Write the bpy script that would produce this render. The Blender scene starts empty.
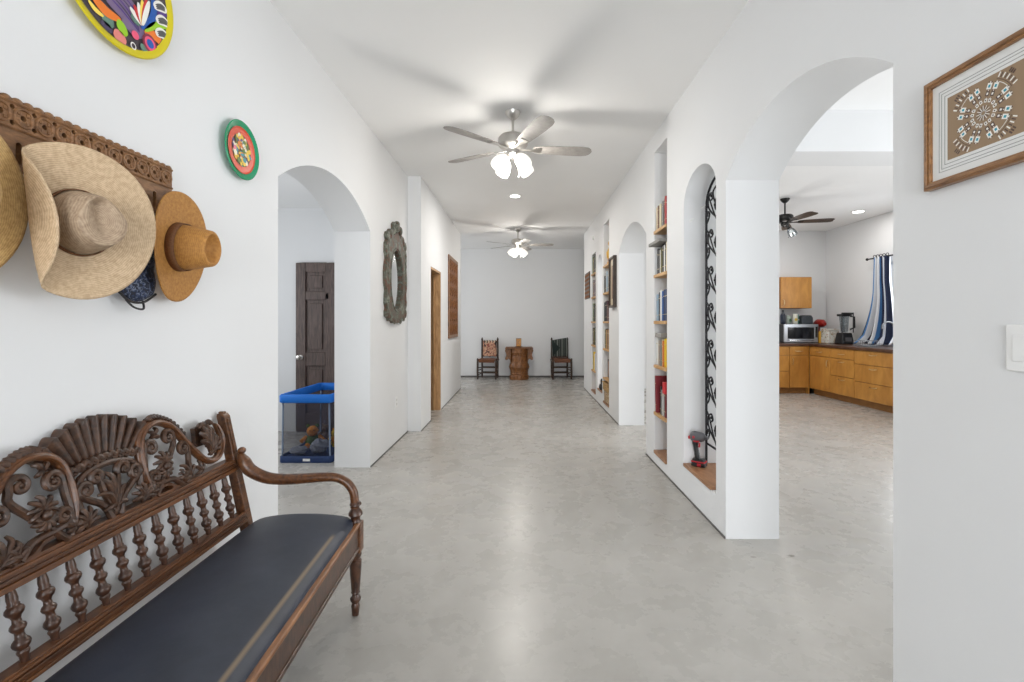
LE_ENTRY, LE_PATIO, LE_SINK, LE_SIDE, LE_END, LE_FAN, LE_LED, LE_KIT = 166, 200, 20, 44, 24, 32, 29, 12
LE_KF = 4
import bpy, bmesh, math, random
from mathutils import Vector, Matrix, Euler
from mathutils.geometry import tessellate_polygon
random.seed(7)
PI = math.pi; sin = math.sin; cos = math.cos; R = math.radians
SC = bpy.context.scene; COL = SC.collection
F = 470.0; CX, CY, CZ = 522.0, 322.0, 1.30      # focal length and principal point in photo pixels, eye height
XL, XR, XI, XO, XS = -1.356, 1.22, -1.676, 1.54, -1.20   # wall planes
ZC = 3.03
def onX(px, py, X):                              # pixel -> (Y, Z) on the plane X = const
    d = X*F/(px-CX); return d, CZ+(CY-py)*d/F

# ------------------------------------------------------------------ materials
MATS = {}
def newmat(name):
    m = bpy.data.materials.new(name); m.use_nodes = True
    nt = m.node_tree; b = nt.nodes['Principled BSDF']; MATS[name] = m
    return m, nt, b
def N(nt, t, **kw):
    n = nt.nodes.new(t)
    for k, v in kw.items(): setattr(n, k, v)
    return n
def ramp(nt, fac, stops):
    r = N(nt, 'ShaderNodeValToRGB'); e = r.color_ramp.elements
    while len(e) < len(stops): e.new(0.5)
    for i, (p, c) in enumerate(stops): e[i].position = p; e[i].color = (*c, 1)
    nt.links.new(fac, r.inputs[0]); return r.outputs[0]
def coords(nt, scale=(1,1,1), rot=(0,0,0)):
    tc = N(nt, 'ShaderNodeTexCoord'); mp = N(nt, 'ShaderNodeMapping')
    mp.inputs['Scale'].default_value = scale; mp.inputs['Rotation'].default_value = rot
    nt.links.new(tc.outputs['Object'], mp.inputs[0]); return mp.outputs[0]
def noise(nt, vec, scale, detail=4, rough=.55, dist=0):
    n = N(nt, 'ShaderNodeTexNoise'); n.inputs['Scale'].default_value = scale
    n.inputs['Detail'].default_value = detail; n.inputs['Roughness'].default_value = rough
    n.inputs['Distortion'].default_value = dist
    if vec is not None: nt.links.new(vec, n.inputs['Vector'])
    return n.outputs['Fac']
def bump(nt, b, h, strength=.2, dist=.01):
    bp = N(nt, 'ShaderNodeBump'); bp.inputs['Strength'].default_value = strength; bp.inputs['Distance'].default_value = dist
    nt.links.new(h, bp.inputs['Height']); nt.links.new(bp.outputs[0], b.inputs['Normal'])
def plain(name, c, rough=.5, metal=0, nb=0, ns=40, var=0):
    if name in MATS: return MATS[name]
    m, nt, b = newmat(name); b.inputs['Base Color'].default_value = (*c, 1)
    b.inputs['Roughness'].default_value = rough; b.inputs['Metallic'].default_value = metal
    if nb or var:
        n = noise(nt, coords(nt), ns)
        if nb: bump(nt, b, n, nb, .004)
        if var:
            nt.links.new(ramp(nt, n, [(.3, tuple(x*(1-var) for x in c)), (.7, tuple(min(1, x*(1+var)) for x in c))]), b.inputs['Base Color'])
    return m
def wood(name, dark, light, scale=(2, 2, 18), rough=.4, ns=6, bs=.15):
    m, nt, b = newmat(name); v = coords(nt, scale)
    n = noise(nt, v, ns, 6, .6, .6)
    nt.links.new(ramp(nt, n, [(.3, dark), (.7, light)]), b.inputs['Base Color'])
    b.inputs['Roughness'].default_value = rough
    if bs: bump(nt, b, n, bs, .003)
    return m
def emit(name, c, s):
    m, nt, b = newmat(name); b.inputs['Base Color'].default_value = (.9, .9, .88, 1)
    b.inputs['Emission Color'].default_value = (*c, 1); b.inputs['Emission Strength'].default_value = s
    return m

def plaster(name, c):
    m, nt, b = newmat(name); v = coords(nt)
    n1 = noise(nt, v, 1.3, 3); n2 = noise(nt, v, 22, 5)
    nt.links.new(ramp(nt, n1, [(.3, tuple(x*.975 for x in c)), (.7, c)]), b.inputs['Base Color'])
    b.inputs['Roughness'].default_value = .75; bump(nt, b, n2, .08, .006); return m
plaster('plaster', (.765, .77, .775)); plaster('ceiling_paint', (.87, .87, .865))
def concrete():
    m, nt, b = newmat('concrete'); v = coords(nt)
    n1 = noise(nt, v, .55, 5, .6, .4); n2 = noise(nt, v, 4.5, 8, .65); n3 = noise(nt, v, 60, 3)
    a = ramp(nt, n1, [(.3, (.395, .38, .355)), (.7, (.475, .46, .434))])
    c = ramp(nt, n2, [(.25, (.92, .915, .905)), (.75, (1, 1, 1))])
    mx = N(nt, 'ShaderNodeMix', data_type='RGBA', blend_type='MULTIPLY'); mx.inputs[0].default_value = 1
    nt.links.new(a, mx.inputs[6]); nt.links.new(c, mx.inputs[7])
    n4 = noise(nt, v, 26, 4); n5 = noise(nt, v, 2.2, 9, .72, .15)
    c2 = ramp(nt, n5, [(.34, (.925, .918, .905)), (.5, (.975, .97, .962)), (.66, (1.05, 1.045, 1.035))])
    mx2 = N(nt, 'ShaderNodeMix', data_type='RGBA', blend_type='MULTIPLY'); mx2.inputs[0].default_value = 1
    nt.links.new(mx.outputs[2], mx2.inputs[6]); nt.links.new(c2, mx2.inputs[7])
    last = mx2.outputs[2]
    # scuffs with a place of their own: two dark chips and a pale worn patch beside the arch pier
    for (px_, py_, rx_, ry_, c_, f_) in ((1.497, 2.612, .034, .020, (.10, .085, .07), .85), (1.278, 2.60, .020, .012, (.14, .12, .10), .75), (1.80, 2.20, .012, .008, (.12, .1, .09), .8)):
        mp = N(nt, 'ShaderNodeMapping'); mp.vector_type = 'POINT'; mp.inputs['Location'].default_value = (-px_/rx_, -py_/ry_, 0); mp.inputs['Scale'].default_value = (1/rx_, 1/ry_, 0)
        nt.links.new(v, mp.inputs[0]); ln = N(nt, 'ShaderNodeVectorMath', operation='LENGTH'); nt.links.new(mp.outputs[0], ln.inputs[0])
        dd = N(nt, 'ShaderNodeMath', operation='MULTIPLY_ADD'); nt.links.new(n4, dd.inputs[0]); dd.inputs[1].default_value = 1.6; nt.links.new(ln.outputs['Value'], dd.inputs[2])
        mr_ = N(nt, 'ShaderNodeMapRange'); mr_.inputs[1].default_value = 1.25; mr_.inputs[2].default_value = 1.6; mr_.inputs[3].default_value = f_; mr_.inputs[4].default_value = 0; nt.links.new(dd.outputs[0], mr_.inputs[0])
        q = N(nt, 'ShaderNodeMix', data_type='RGBA'); nt.links.new(mr_.outputs[0], q.inputs[0]); nt.links.new(last, q.inputs[6]); q.inputs[7].default_value = (*c_, 1); last = q.outputs[2]
    nt.links.new(last, b.inputs['Base Color'])
    rr = ramp(nt, n2, [(.3, (.26,)*3), (.7, (.29,)*3)]); nt.links.new(rr, b.inputs['Roughness'])
    b.inputs['Specular IOR Level'].default_value = .30
    bump(nt, b, n3, .04, .003)
concrete()
def straw(name, dark, light, rings=260, rough=.7):
    m, nt, b = newmat(name)
    tc = N(nt, 'ShaderNodeTexCoord'); sx = N(nt, 'ShaderNodeSeparateXYZ'); nt.links.new(tc.outputs['Object'], sx.inputs[0])
    cb = N(nt, 'ShaderNodeCombineXYZ'); nt.links.new(sx.outputs[0], cb.inputs[0]); nt.links.new(sx.outputs[1], cb.inputs[1])
    ln = N(nt, 'ShaderNodeVectorMath', operation='LENGTH'); nt.links.new(cb.outputs[0], ln.inputs[0])
    ad = N(nt, 'ShaderNodeMath', operation='ADD'); nt.links.new(ln.outputs['Value'], ad.inputs[0]); nt.links.new(sx.outputs[2], ad.inputs[1])
    n0 = noise(nt, tc.outputs['Object'], 30, 3)
    ma = N(nt, 'ShaderNodeMath', operation='MULTIPLY_ADD'); nt.links.new(n0, ma.inputs[0]); ma.inputs[1].default_value = .012; nt.links.new(ad.outputs[0], ma.inputs[2])
    ml = N(nt, 'ShaderNodeMath', operation='MULTIPLY'); nt.links.new(ma.outputs[0], ml.inputs[0]); ml.inputs[1].default_value = rings*2*PI/2.2
    sn = N(nt, 'ShaderNodeMath', operation='SINE'); nt.links.new(ml.outputs[0], sn.inputs[0])
    n2 = noise(nt, tc.outputs['Object'], 90, 4)
    m2 = N(nt, 'ShaderNodeMath', operation='MULTIPLY_ADD'); nt.links.new(sn.outputs[0], m2.inputs[0]); m2.inputs[1].default_value = .13; nt.links.new(n2, m2.inputs[2])
    nt.links.new(ramp(nt, m2.outputs[0], [(.25, dark), (.75, light)]), b.inputs['Base Color'])
    b.inputs['Roughness'].default_value = rough; bump(nt, b, m2.outputs[0], .35, .003); return m
def sheer(name, c, alpha):
    m, nt, b = newmat(name); b.inputs['Base Color'].default_value = (*c, 1); b.inputs['Alpha'].default_value = alpha
    b.inputs['Roughness'].default_value = .6; return m
def glass(name, tint=(1,1,1), mixf=.12):
    m, nt, b = newmat(name); nt.nodes.remove(b)
    t = N(nt, 'ShaderNodeBsdfTransparent'); t.inputs[0].default_value = (*tint, 1)
    g = N(nt, 'ShaderNodeBsdfGlossy'); g.inputs['Roughness'].default_value = .03
    x = N(nt, 'ShaderNodeMixShader'); x.inputs[0].default_value = mixf
    nt.links.new(t.outputs[0], x.inputs[1]); nt.links.new(g.outputs[0], x.inputs[2])
    nt.links.new(x.outputs[0], nt.nodes['Material Output'].inputs[0]); return m

wood('worn_wood', (.085, .030, .010), (.36, .16, .06), (9, 1.0, 9), .36, 7, .05)
wood('bench_wood', (.030, .010, .004), (.165, .062, .020), (9, 1.0, 9), .34, 7, .06)
wood('carved_wood', (.016, .008, .005), (.095, .043, .022), (7, 7, 7), .40, 7, .2)
wood('spindle_wood', (.020, .009, .006), (.10, .043, .023), (7, 7, 3), .3, 8, .05)
wood('rack_wood', (.13, .055, .018), (.30, .145, .055), (8, 3, 8), .55, 9, .3)
wood('old_door_wood', (.036, .022, .018), (.135, .090, .076), (14, 3, 1.3), .5, 5, .4)
wood('jamb_wood', (.30, .15, .055), (.56, .33, .15), (6, 6, 1.2), .5, 5, .1)
wood('panel_wood', (.07, .022, .006), (.33, .125, .03), (5, 5, 3), .75, 8, .3)
wood('shelf_wood', (.42, .22, .08), (.66, .42, .19), (5, 1, 5), .5, 6, .05)
wood('ledge_wood', (.22, .10, .045), (.40, .21, .105), (6, 1.5, 4), .45, 6, .05)
wood('frame_wood', (.13, .055, .018), (.34, .165, .06), (9, 2, 9), .35, 8, .1)
wood('maple', (.43, .185, .036), (.62, .30, .066), (3, 3, 1), .38, 3, .03)
wood('maple_dark', (.27, .12, .035), (.36, .17, .05), (3, 3, 1), .5, 3, .03)
wood('counter_wood', (.045, .020, .012), (.13, .058, .034), (3, 3, 3), .3, 5, .03)
wood('chair_wood', (.018, .011, .008), (.075, .04, .022), (8, 8, 2), .45, 6, .1)
wood('drum_wood', (.075, .024, .007), (.31, .125, .032), (7, 7, 3), .45, 7, .4)
wood('dark_frame', (.02, .013, .010), (.07, .045, .03), (7, 7, 2), .4, 6, .1)
wood('blade_wood', (.23, .215, .20), (.33, .31, .29), (6, 6, 6), .5, 4, 0)
straw('straw_gold', (.36, .215, .075), (.60, .40, .165), 420)
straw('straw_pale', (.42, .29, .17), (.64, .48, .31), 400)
straw('straw_grey_brown', (.27, .185, .12), (.46, .345, .235), 400)  # greyer brown straw for one hat crown
straw('straw_amber', (.32, .135, .026), (.50, .245, .058), 480)
plain('band_brown', (.16, .065, .022), .7, 0, .3, 200, .3)
plain('cord_black', (.012, .011, .012), .6)
plain('nickel', (.62, .60, .57), .28, 1)
plain('dark_metal', (.02, .019, .018), .4, .6)
plain('iron', (.016, .015, .017), .5, .5, .2, 80)
plain('chrome', (.8, .8, .8), .15, 1)
plain('brass', (.75, .58, .32), .3, 1)
plain('dull_steel', (.20, .21, .22), .5, 1)
plain('steel', (.52, .53, .55), .3, 1)
plain('white_plastic', (.82, .82, .81), .4)
plain('black_plastic', (.012, .012, .013), .35)
plain('grey_plastic', (.11, .11, .12), .4)
plain('tool_red', (.46, .02, .03), .4)
plain('glass_black', (.01, .01, .012), .1)
plain('base_gap', (.12, .115, .11), .8)
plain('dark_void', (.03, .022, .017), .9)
plain('blue_fabric', (.0, .15, .60), .6, 0, .2, 150, .12)
plain('navy_fabric', (.012, .035, .12), .7, 0, .2, 150, .12)
plain('blanket_grey', (.22, .23, .27), .9, 0, .6, 60, .35)
plain('plush_orange', (.55, .20, .02), .9, 0, .7, 70, .4)
plain('plush_green', (.08, .13, .03), .9, 0, .7, 70, .4)
plain('plush_brown', (.12, .075, .05), .9, 0, .7, 70, .4)
plain('plush_yellow', (.55, .36, .04), .9, 0, .7, 70, .3)
sheer('pen_mesh', (.012, .018, .045), .38)
glass('clear_glass'); glass('smoke_glass', (.75, .78, .8), .18)
m_, nt_, b_ = newmat('mirror_silver'); b_.inputs['Base Color'].default_value = (.82, .84, .84, 1); b_.inputs['Metallic'].default_value = 1; b_.inputs['Roughness'].default_value = .06
def patina():
    m, nt, b = newmat('patina'); v = coords(nt)
    n = noise(nt, v, 14, 8, .7, .5)
    nt.links.new(ramp(nt, n, [(.30, (.02, .012, .008)), (.42, (.14, .065, .04)), (.5, (.07, .075, .055)), (.68, (.25, .26, .21))]), b.inputs['Base Color'])
    b.inputs['Roughness'].default_value = .6; bump(nt, b, n, .5, .006)
patina()
emit('lamp_glow', (1, .94, .84), .9); emit('led_glow', (1, .97, .92), 8.0)
def leather_seat():
    m, nt, b = newmat('seat_leather'); v = coords(nt)
    n = noise(nt, v, 7, 6, .6); nf = noise(nt, v, 160, 3)
    base = ramp(nt, n, [(.3, (.016, .021, .034)), (.7, (.031, .038, .058))])
    # pale worn crease running along the front edge of the seat
    sx = N(nt, 'ShaderNodeSeparateXYZ'); nt.links.new(v, sx.inputs[0])
    lin = N(nt, 'ShaderNodeMath', operation='MULTIPLY_ADD'); nt.links.new(sx.outputs[1], lin.inputs[0]); lin.inputs[1].default_value = .0413; nt.links.new(sx.outputs[0], lin.inputs[2])
    su = N(nt, 'ShaderNodeMath', operation='SUBTRACT'); nt.links.new(lin.outputs[0], su.inputs[0]); su.inputs[1].default_value = .257
    ab = N(nt, 'ShaderNodeMath', operation='ABSOLUTE'); nt.links.new(su.outputs[0], ab.inputs[0])
    m1 = N(nt, 'ShaderNodeMapRange'); m1.inputs[1].default_value = .002; m1.inputs[2].default_value = .010; m1.inputs[3].default_value = 1; m1.inputs[4].default_value = 0
    nt.links.new(ab.outputs[0], m1.inputs[0])
    m2 = N(nt, 'ShaderNodeMapRange'); m2.inputs[1].default_value = .40; m2.inputs[2].default_value = .44; m2.inputs[3].default_value = 1; m2.inputs[4].default_value = 0
    nt.links.new(sx.outputs[1], m2.inputs[0])
    mu = N(nt, 'ShaderNodeMath', operation='MULTIPLY'); nt.links.new(m1.outputs[0], mu.inputs[0]); nt.links.new(m2.outputs[0], mu.inputs[1])
    m3 = N(nt, 'ShaderNodeMath', operation='MULTIPLY'); nt.links.new(mu.outputs[0], m3.inputs[0]); m3.inputs[1].default_value = .75
    mx = N(nt, 'ShaderNodeMix', data_type='RGBA'); nt.links.new(m3.outputs[0], mx.inputs[0]); nt.links.new(base, mx.inputs[6]); mx.inputs[7].default_value = (.24, .17, .10, 1)
    nt.links.new(mx.outputs[2], b.inputs['Base Color']); b.inputs['Roughness'].default_value = .47; bump(nt, b, nf, .08, .002)
leather_seat()
def striped(name, cols, axis, freq):
    m, nt, b = newmat(name); tc = N(nt, 'ShaderNodeTexCoord'); sx = N(nt, 'ShaderNodeSeparateXYZ'); nt.links.new(tc.outputs['Object'], sx.inputs[0])
    ml = N(nt, 'ShaderNodeMath', operation='MULTIPLY'); nt.links.new(sx.outputs[axis], ml.inputs[0]); ml.inputs[1].default_value = freq
    fr = N(nt, 'ShaderNodeMath', operation='FRACT'); nt.links.new(ml.outputs[0], fr.inputs[0])
    r = N(nt, 'ShaderNodeValToRGB'); r.color_ramp.interpolation = 'CONSTANT'; e = r.color_ramp.elements
    while len(e) < len(cols): e.new(.5)
    for i, c in enumerate(cols): e[i].position = i/len(cols); e[i].color = (*c, 1)
    nt.links.new(fr.outputs[0], r.inputs[0]); nt.links.new(r.outputs[0], b.inputs['Base Color']); b.inputs['Roughness'].default_value = .8
def C255(r, g, b):
    f = lambda u: ((u/255+.055)/1.055)**2.4 if u > 10 else u/255/12.92
    return (f(r), f(g), f(b))
def col(r, g, b, rough=.5):
    return plain('paint_%d_%d_%d' % (r, g, b), C255(r, g, b), rough)
striped('throw_stripes', [(.02, .03, .025), (.05, .06, .055), (.22, .23, .21), (.02, .03, .025), (.10, .11, .10)], 0, 9)
def mottled(name, stops, scale):
    m, nt, b = newmat(name); v = coords(nt); n = noise(nt, v, scale, 3, .5, .6)
    r = N(nt, 'ShaderNodeValToRGB'); r.color_ramp.interpolation = 'CONSTANT'; e = r.color_ramp.elements
    while len(e) < len(stops): e.new(.5)
    for i, (p, c) in enumerate(stops): e[i].position = p; e[i].color = (*c, 1)
    nt.links.new(n, r.inputs[0]); nt.links.new(r.outputs[0], b.inputs['Base Color']); b.inputs['Roughness'].default_value = .7
mottled('painted_hide', [(0, (.02, .015, .012)), (.40, (.45, .2, .13)), (.5, (.6, .38, .25)), (.6, (.25, .06, .04))], 16)
mottled('paisley', [(0, (.012, .016, .03)), (.45, (.02, .035, .09)), (.53, (.17, .2, .28)), (.57, (.015, .02, .04))], 55)
mottled('floral_tin', [(0, (.75, .73, .66)), (.56, (.5, .3, .2)), (.62, (.3, .36, .2)), (.68, (.78, .75, .68))], 24)
mottled('patterned_box', [(0, (.5, .36, .2)), (.48, (.2, .1, .05)), (.56, (.6, .5, .36))], 30)
mottled('wicker', [(0, (.25, .14, .05)), (.45, (.48, .30, .12)), (.6, (.36, .2, .08))], 60)

# ------------------------------------------------------------------ mesh builder
class MB:
    def __init__(s): s.v = []; s.f = []; s.m = []
    def add(s, vs, fs, mi=0):
        b = len(s.v); s.v += [Vector(v) for v in vs]; s.f += [tuple(b+i for i in f) for f in fs]; s.m += [mi]*len(fs)
    def box(s, a, b, mi=0, M=None):
        x0, y0, z0 = a; x1, y1, z1 = b
        vs = [Vector(p) for p in ((x0,y0,z0),(x1,y0,z0),(x1,y1,z0),(x0,y1,z0),(x0,y0,z1),(x1,y0,z1),(x1,y1,z1),(x0,y1,z1))]
        if M: vs = [M @ v for v in vs]
        s.add(vs, [(0,3,2,1),(4,5,6,7),(0,1,5,4),(1,2,6,5),(2,3,7,6),(3,0,4,7)], mi); return s
    def lathe(s, prof, M=None, n=20, mi=0, sx=1, sy=1, cap=True):
        vs = []; fs = []
        for r, z in prof:
            for i in range(n):
                t = 2*PI*i/n; vs.append(Vector((r*cos(t)*sx, r*sin(t)*sy, z)))
        k = len(prof)
        for j in range(k-1):
            for i in range(n):
                fs.append((j*n+i, j*n+(i+1)%n, (j+1)*n+(i+1)%n, (j+1)*n+i))
        if cap and prof[0][0] > 1e-6: fs.append(tuple(range(n))[::-1])
        if cap and prof[-1][0] > 1e-6: fs.append(tuple((k-1)*n+i for i in range(n)))
        if M: vs = [M @ v for v in vs]
        s.add(vs, fs, mi); return s
    def tube(s, pts, rad, n=8, mi=0, closed=False, flat=None):
        pts = [Vector(p) for p in pts]; k = len(pts)
        if not hasattr(rad, '__len__'): rad = [rad]*k
        T = []
        for i in range(k):
            a = pts[(i-1) % k] if (closed or i > 0) else pts[i]; b = pts[(i+1) % k] if (closed or i < k-1) else pts[i]
            t = (b-a); T.append(t.normalized() if t.length > 1e-9 else Vector((0,0,1)))
        up = flat.copy() if flat else (Vector((0,0,1)) if abs(T[0].z) < .9 else Vector((1,0,0)))
        vs = []
        for i in range(k):
            t = T[i]; up = (up - t*up.dot(t));
            if up.length < 1e-6: up = t.orthogonal()
            up.normalize(); sd = t.cross(up)
            for j in range(n):
                a = 2*PI*j/n; vs.append(pts[i] + (up*sin(a) + sd*cos(a))*rad[i])
        fs = []
        for i in range(k if closed else k-1):
            i2 = (i+1) % k
            for j in range(n): fs.append((i*n+j, i*n+(j+1)%n, i2*n+(j+1)%n, i2*n+j))
        if not closed: fs.append(tuple(range(n))[::-1]); fs.append(tuple((k-1)*n+j for j in range(n)))
        s.add(vs, fs, mi); return s
    def ball(s, c, r, mi=0, n=10, M=None):
        r = (r, r, r) if not hasattr(r, '__len__') else r
        prof = [(sin(PI*i/(n//2+1)), -cos(PI*i/(n//2+1))) for i in range(n//2+2)]
        prof[0] = (0, -1); prof[-1] = (0, 1)
        T = Matrix.Translation(c) @ (M or Matrix()) @ Matrix.Diagonal((*r, 1)); return s.lathe(prof, T, n, mi)
    def prism(s, loops, fn, w0, w1, mi=0):
        """loops: outer + holes as 2-D points; fn(a,b,w)->3-D; extruded from w0 to w1"""
        flat = [p for l in loops for p in l]
        tris = tessellate_polygon([[Vector((p[0], p[1], 0)) for p in l] for l in loops]); n = len(flat)
        vs = [Vector(fn(p[0], p[1], w0)) for p in flat] + [Vector(fn(p[0], p[1], w1)) for p in flat]
        fs = [tuple(t) for t in tris] + [tuple(n+i for i in t[::-1]) for t in tris]; b = 0
        for l in loops:
            k = len(l)
            for i in range(k): fs.append((b+i, b+(i+1)%k, n+b+(i+1)%k, n+b+i))
            b += k
        s.add(vs, fs, mi); return s
    def grid(s, fn, nu, nv, mi=0, closed_u=False):
        vs = [Vector(fn(i/nu if closed_u else i/(nu-1), j/(nv-1))) for j in range(nv) for i in range(nu)]; fs = []
        for j in range(nv-1):
            for i in range(nu if closed_u else nu-1):
                i2 = (i+1) % nu; fs.append((j*nu+i, j*nu+i2, (j+1)*nu+i2, (j+1)*nu+i))
        s.add(vs, fs, mi); return s
    def build(s, name, mats, parent=None, smooth=40, bevel=0, solid=0, sub=0, norm=True, seg=2, weld=True):
        if not isinstance(mats, (list, tuple)): mats = [mats]
        me = bpy.data.meshes.new(name); me.from_pydata(s.v, [], s.f)
        for m in mats: me.materials.append(MATS[m] if isinstance(m, str) else m)
        me.polygons.foreach_set('material_index', s.m); me.update()
        if norm:
            bm = bmesh.new(); bm.from_mesh(me)
            if weld: bmesh.ops.remove_doubles(bm, verts=bm.verts, dist=1e-6)
            bmesh.ops.recalc_face_normals(bm, faces=bm.faces); bm.to_mesh(me); bm.free()
        if smooth:
            me.polygons.foreach_set('use_smooth', [True]*len(me.polygons)); me.set_sharp_from_angle(angle=R(smooth))
        o = bpy.data.objects.new(name, me); COL.objects.link(o)
        if parent: o.parent = parent
        if bevel:
            md = o.modifiers.new('bevel', 'BEVEL'); md.width = bevel; md.segments = seg; md.limit_method = 'ANGLE'; md.angle_limit = R(35)
        if solid:
            md = o.modifiers.new('solid', 'SOLIDIFY'); md.thickness = solid; md.offset = 0
        if sub:
            md = o.modifiers.new('sub', 'SUBSURF'); md.levels = sub; md.render_levels = sub
        return o
def tag(o, label=None, cat=None, group=None, kind=None):
    if label: o['label'] = label
    if cat: o['category'] = cat
    if group: o['group'] = group
    if kind: o['kind'] = kind
    return o
def empty(name, loc, label, cat, group=None, rz=0):
    o = bpy.data.objects.new(name, None); COL.objects.link(o); o.location = loc; o.rotation_euler.z = rz; o.empty_display_size = .1
    return tag(o, label, cat, group)
def struct(name, mb, mat, **kw):
    o = mb.build(name, mat, **kw); o['kind'] = 'structure'; return o
def copy_tree(o, parent=None):
    c = o.copy(); COL.objects.link(c)
    if parent: c.parent = parent
    for ch in list(o.children): copy_tree(ch, c)
    return c
def circ(cx, cy, r, n=24, ry=None, a0=0):
    ry = ry or r; return [(cx+r*cos(a0+2*PI*i/n), cy+ry*sin(a0+2*PI*i/n)) for i in range(n)]
def rect(a0, b0, a1, b1): return [(a0,b0),(a1,b0),(a1,b1),(a0,b1)]
def arc_pts(y0, y1, spring, rise, n=28):        # segmental arch from y0 to y1
    h = (y1-y0)/2; c = (y0+y1)/2; rr = (h*h+rise*rise)/(2*rise); zc = spring+rise-rr; a = math.asin(h/rr) if rise < h else PI-math.asin(h/rr)
    return [(c+rr*sin(-a+2*a*i/n), zc+rr*cos(-a+2*a*i/n)) for i in range(n+1)]
def spline(pts, n=8):                            # Catmull-Rom through points of any dimension
    pts = [Vector(p) for p in pts]; out = []
    for i in range(len(pts)-1):
        p0 = pts[max(i-1,0)]; p1 = pts[i]; p2 = pts[i+1]; p3 = pts[min(i+2, len(pts)-1)]
        for k in range(n):
            t = k/n; out.append(.5*((2*p1)+(p2-p0)*t+(2*p0-5*p1+4*p2-p3)*t*t+(3*p1-p0-3*p2+p3)*t**3))
    out.append(pts[-1]); return out
# ------------------------------------------------------------------ the setting
fx = lambda a, b, w: (w, a, b)
mb = MB().box((-5, -4.2, -.1), (7, 12, 0)); struct('floor', mb, 'concrete', smooth=0)
mb = MB().box((XI-.0, -4.2, ZC), (XO, 11.3, ZC+.15)); mb.box((-3.7, 5.75, ZC), (XI, 11.3, ZC+.15)); mb.box((XO, 9.35, ZC), (3.7, 11.3, ZC+.15)); struct('ceiling', mb, 'ceiling_paint', smooth=0)
mb = MB().box((-4.2, -4.2, 2.66), (XI, 5.75, 2.81)); struct('ceiling_side_room', mb, 'ceiling_paint', smooth=0)
mb = MB().box((XO, 5.18, 3.08), (6.1, 9.35, 3.25)); struct('ceiling_kitchen', mb, 'ceiling_paint', smooth=0)
mb = MB().box((XO, -4.2, 3.44), (6.1, 5.18, 3.6)); struct('ceiling_kitchen_high', mb, 'ceiling_paint', smooth=0)
mb = MB().box((XO, 4.74, 3.02), (5.95, 5.18, 3.44)); struct('trim_1', mb, 'plaster', smooth=0)

wl = [(-4, 0), (2.613, 0)] + arc_pts(2.613, 4.2, 2.11, .25) + [(4.2, 0), (5.75, 0), (5.75, ZC), (-4, ZC)]
struct('wall_left', MB().prism([wl], fx, XL, XI), 'plaster', smooth=25)
wl2 = [(5.58, 0), (6.18, 0), (6.18, 2.035), (6.96, 2.035), (6.96, 0), (9.2, 0), (9.2, ZC), (5.58, ZC)]
struct('wall_left_far', MB().prism([wl2], fx, XS, -1.36), 'plaster', smooth=0)
# plain wooden jamb lining the doorway
jm = MB()
jm.box((-1.345, 6.93, 0), (-1.203, 6.958, 2.005)); jm.box((-1.345, 6.182, 2.005), (-1.203, 6.958, 2.033)); jm.box((-1.345, 6.182, 0), (-1.203, 6.21, 2.005))
jm.box((-1.31, 6.915, 0), (-1.29, 6.93, 2.0))
struct('door_1', jm, 'jamb_wood', smooth=0, bevel=.002)

wr = [(-4, 0), (1.545, 0)] + arc_pts(1.545, 2.815, 2.15, .235) + [(2.815, 0), (4.617, 0)] + arc_pts(4.617, 5.92, 2.165, .235) + [(5.92, 0), (9.25, 0), (9.25, ZC), (-4, ZC)]
def arch_hole(y0, y1, z0, sp, rise):
    c = (y0+y1)/2; h = (y1-y0)/2
    return [(y0, z0)] + [(c-h*cos(PI*i/20), sp+rise*sin(PI*i/20)) for i in range(21)] + [(y1, z0)]
G0, G1, GS = 2.955, 3.545, .215
holes = [arch_hole(G0, G1, GS, 2.16, .215), rect(3.955, .10, 4.325, 2.855), rect(6.59, .10, 7.03, 2.75),
         arch_hole(7.14, 7.59, GS, 2.16, .2), rect(7.78, .10, 8.23, 2.46)]
struct('wall_right', MB().prism([wr]+holes, fx, XR, XO), 'plaster', smooth=25)
mb = MB()
for y0, y1, z1 in ((3.9, 4.38, 2.9), (6.54, 7.08, 2.8), (7.73, 8.28, 2.5)): mb.box((XO+.001, y0, .05), (XO+.03, y1, z1))
struct('wall_right_niche', mb, 'plaster', smooth=0)
struct('wall_back', MB().box((-3.6, 11.1, 0), (3.6, 11.25, ZC)), 'plaster', smooth=0)
fy = lambda a, b, w: (a, w, b)
struct('wall_back_left', MB().box((-3.6, 9.06, 0), (-1.362, 9.2, ZC)), 'plaster', smooth=0)
fwin = lambda a, b, w: (w, a, b)
struct('wall_far_left', MB().prism([rect(9.2, 0, 11.1, ZC), rect(9.5, .9, 10.8, 2.2)], fwin, -3.6, -3.45), 'plaster', smooth=0)
struct('wall_far_right', MB().box((3.45, 9.35, 0), (3.6, 11.1, ZC)), 'plaster', smooth=0)
struct('wall_closet', MB().box((-3.6, 5.76, 0), (-3.45, 9.06, ZC)), 'dark_void', smooth=0)  # near-black colour stands in for the dark of the unlit room
mb = MB().box((-4.2, 5.6, 0), (XI-.001, 5.75, ZC)); struct('wall_side_room_back', mb, 'plaster', smooth=0)
struct('wall_side_room_left', MB().prism([rect(-4, 0, 5.6, 2.66), rect(2.2, .9, 4.6, 2.2)], fwin, -4.2, -4.05), 'plaster', smooth=0)
struct('wall_front', MB().prism([[(-4.2, 0), (-1.0, 0), (-1.0, 2.3), (.9, 2.3), (.9, 0), (6.1, 0), (6.1, 3.44), (-4.2, 3.44)]], fy, -4.15, -4.0), 'plaster', smooth=0)
struct('wall_kitchen_back', MB().box((XO+.031, 9.2, 0), (6.1, 9.34, 3.08)), 'plaster', smooth=0)
KX = 5.95
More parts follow.
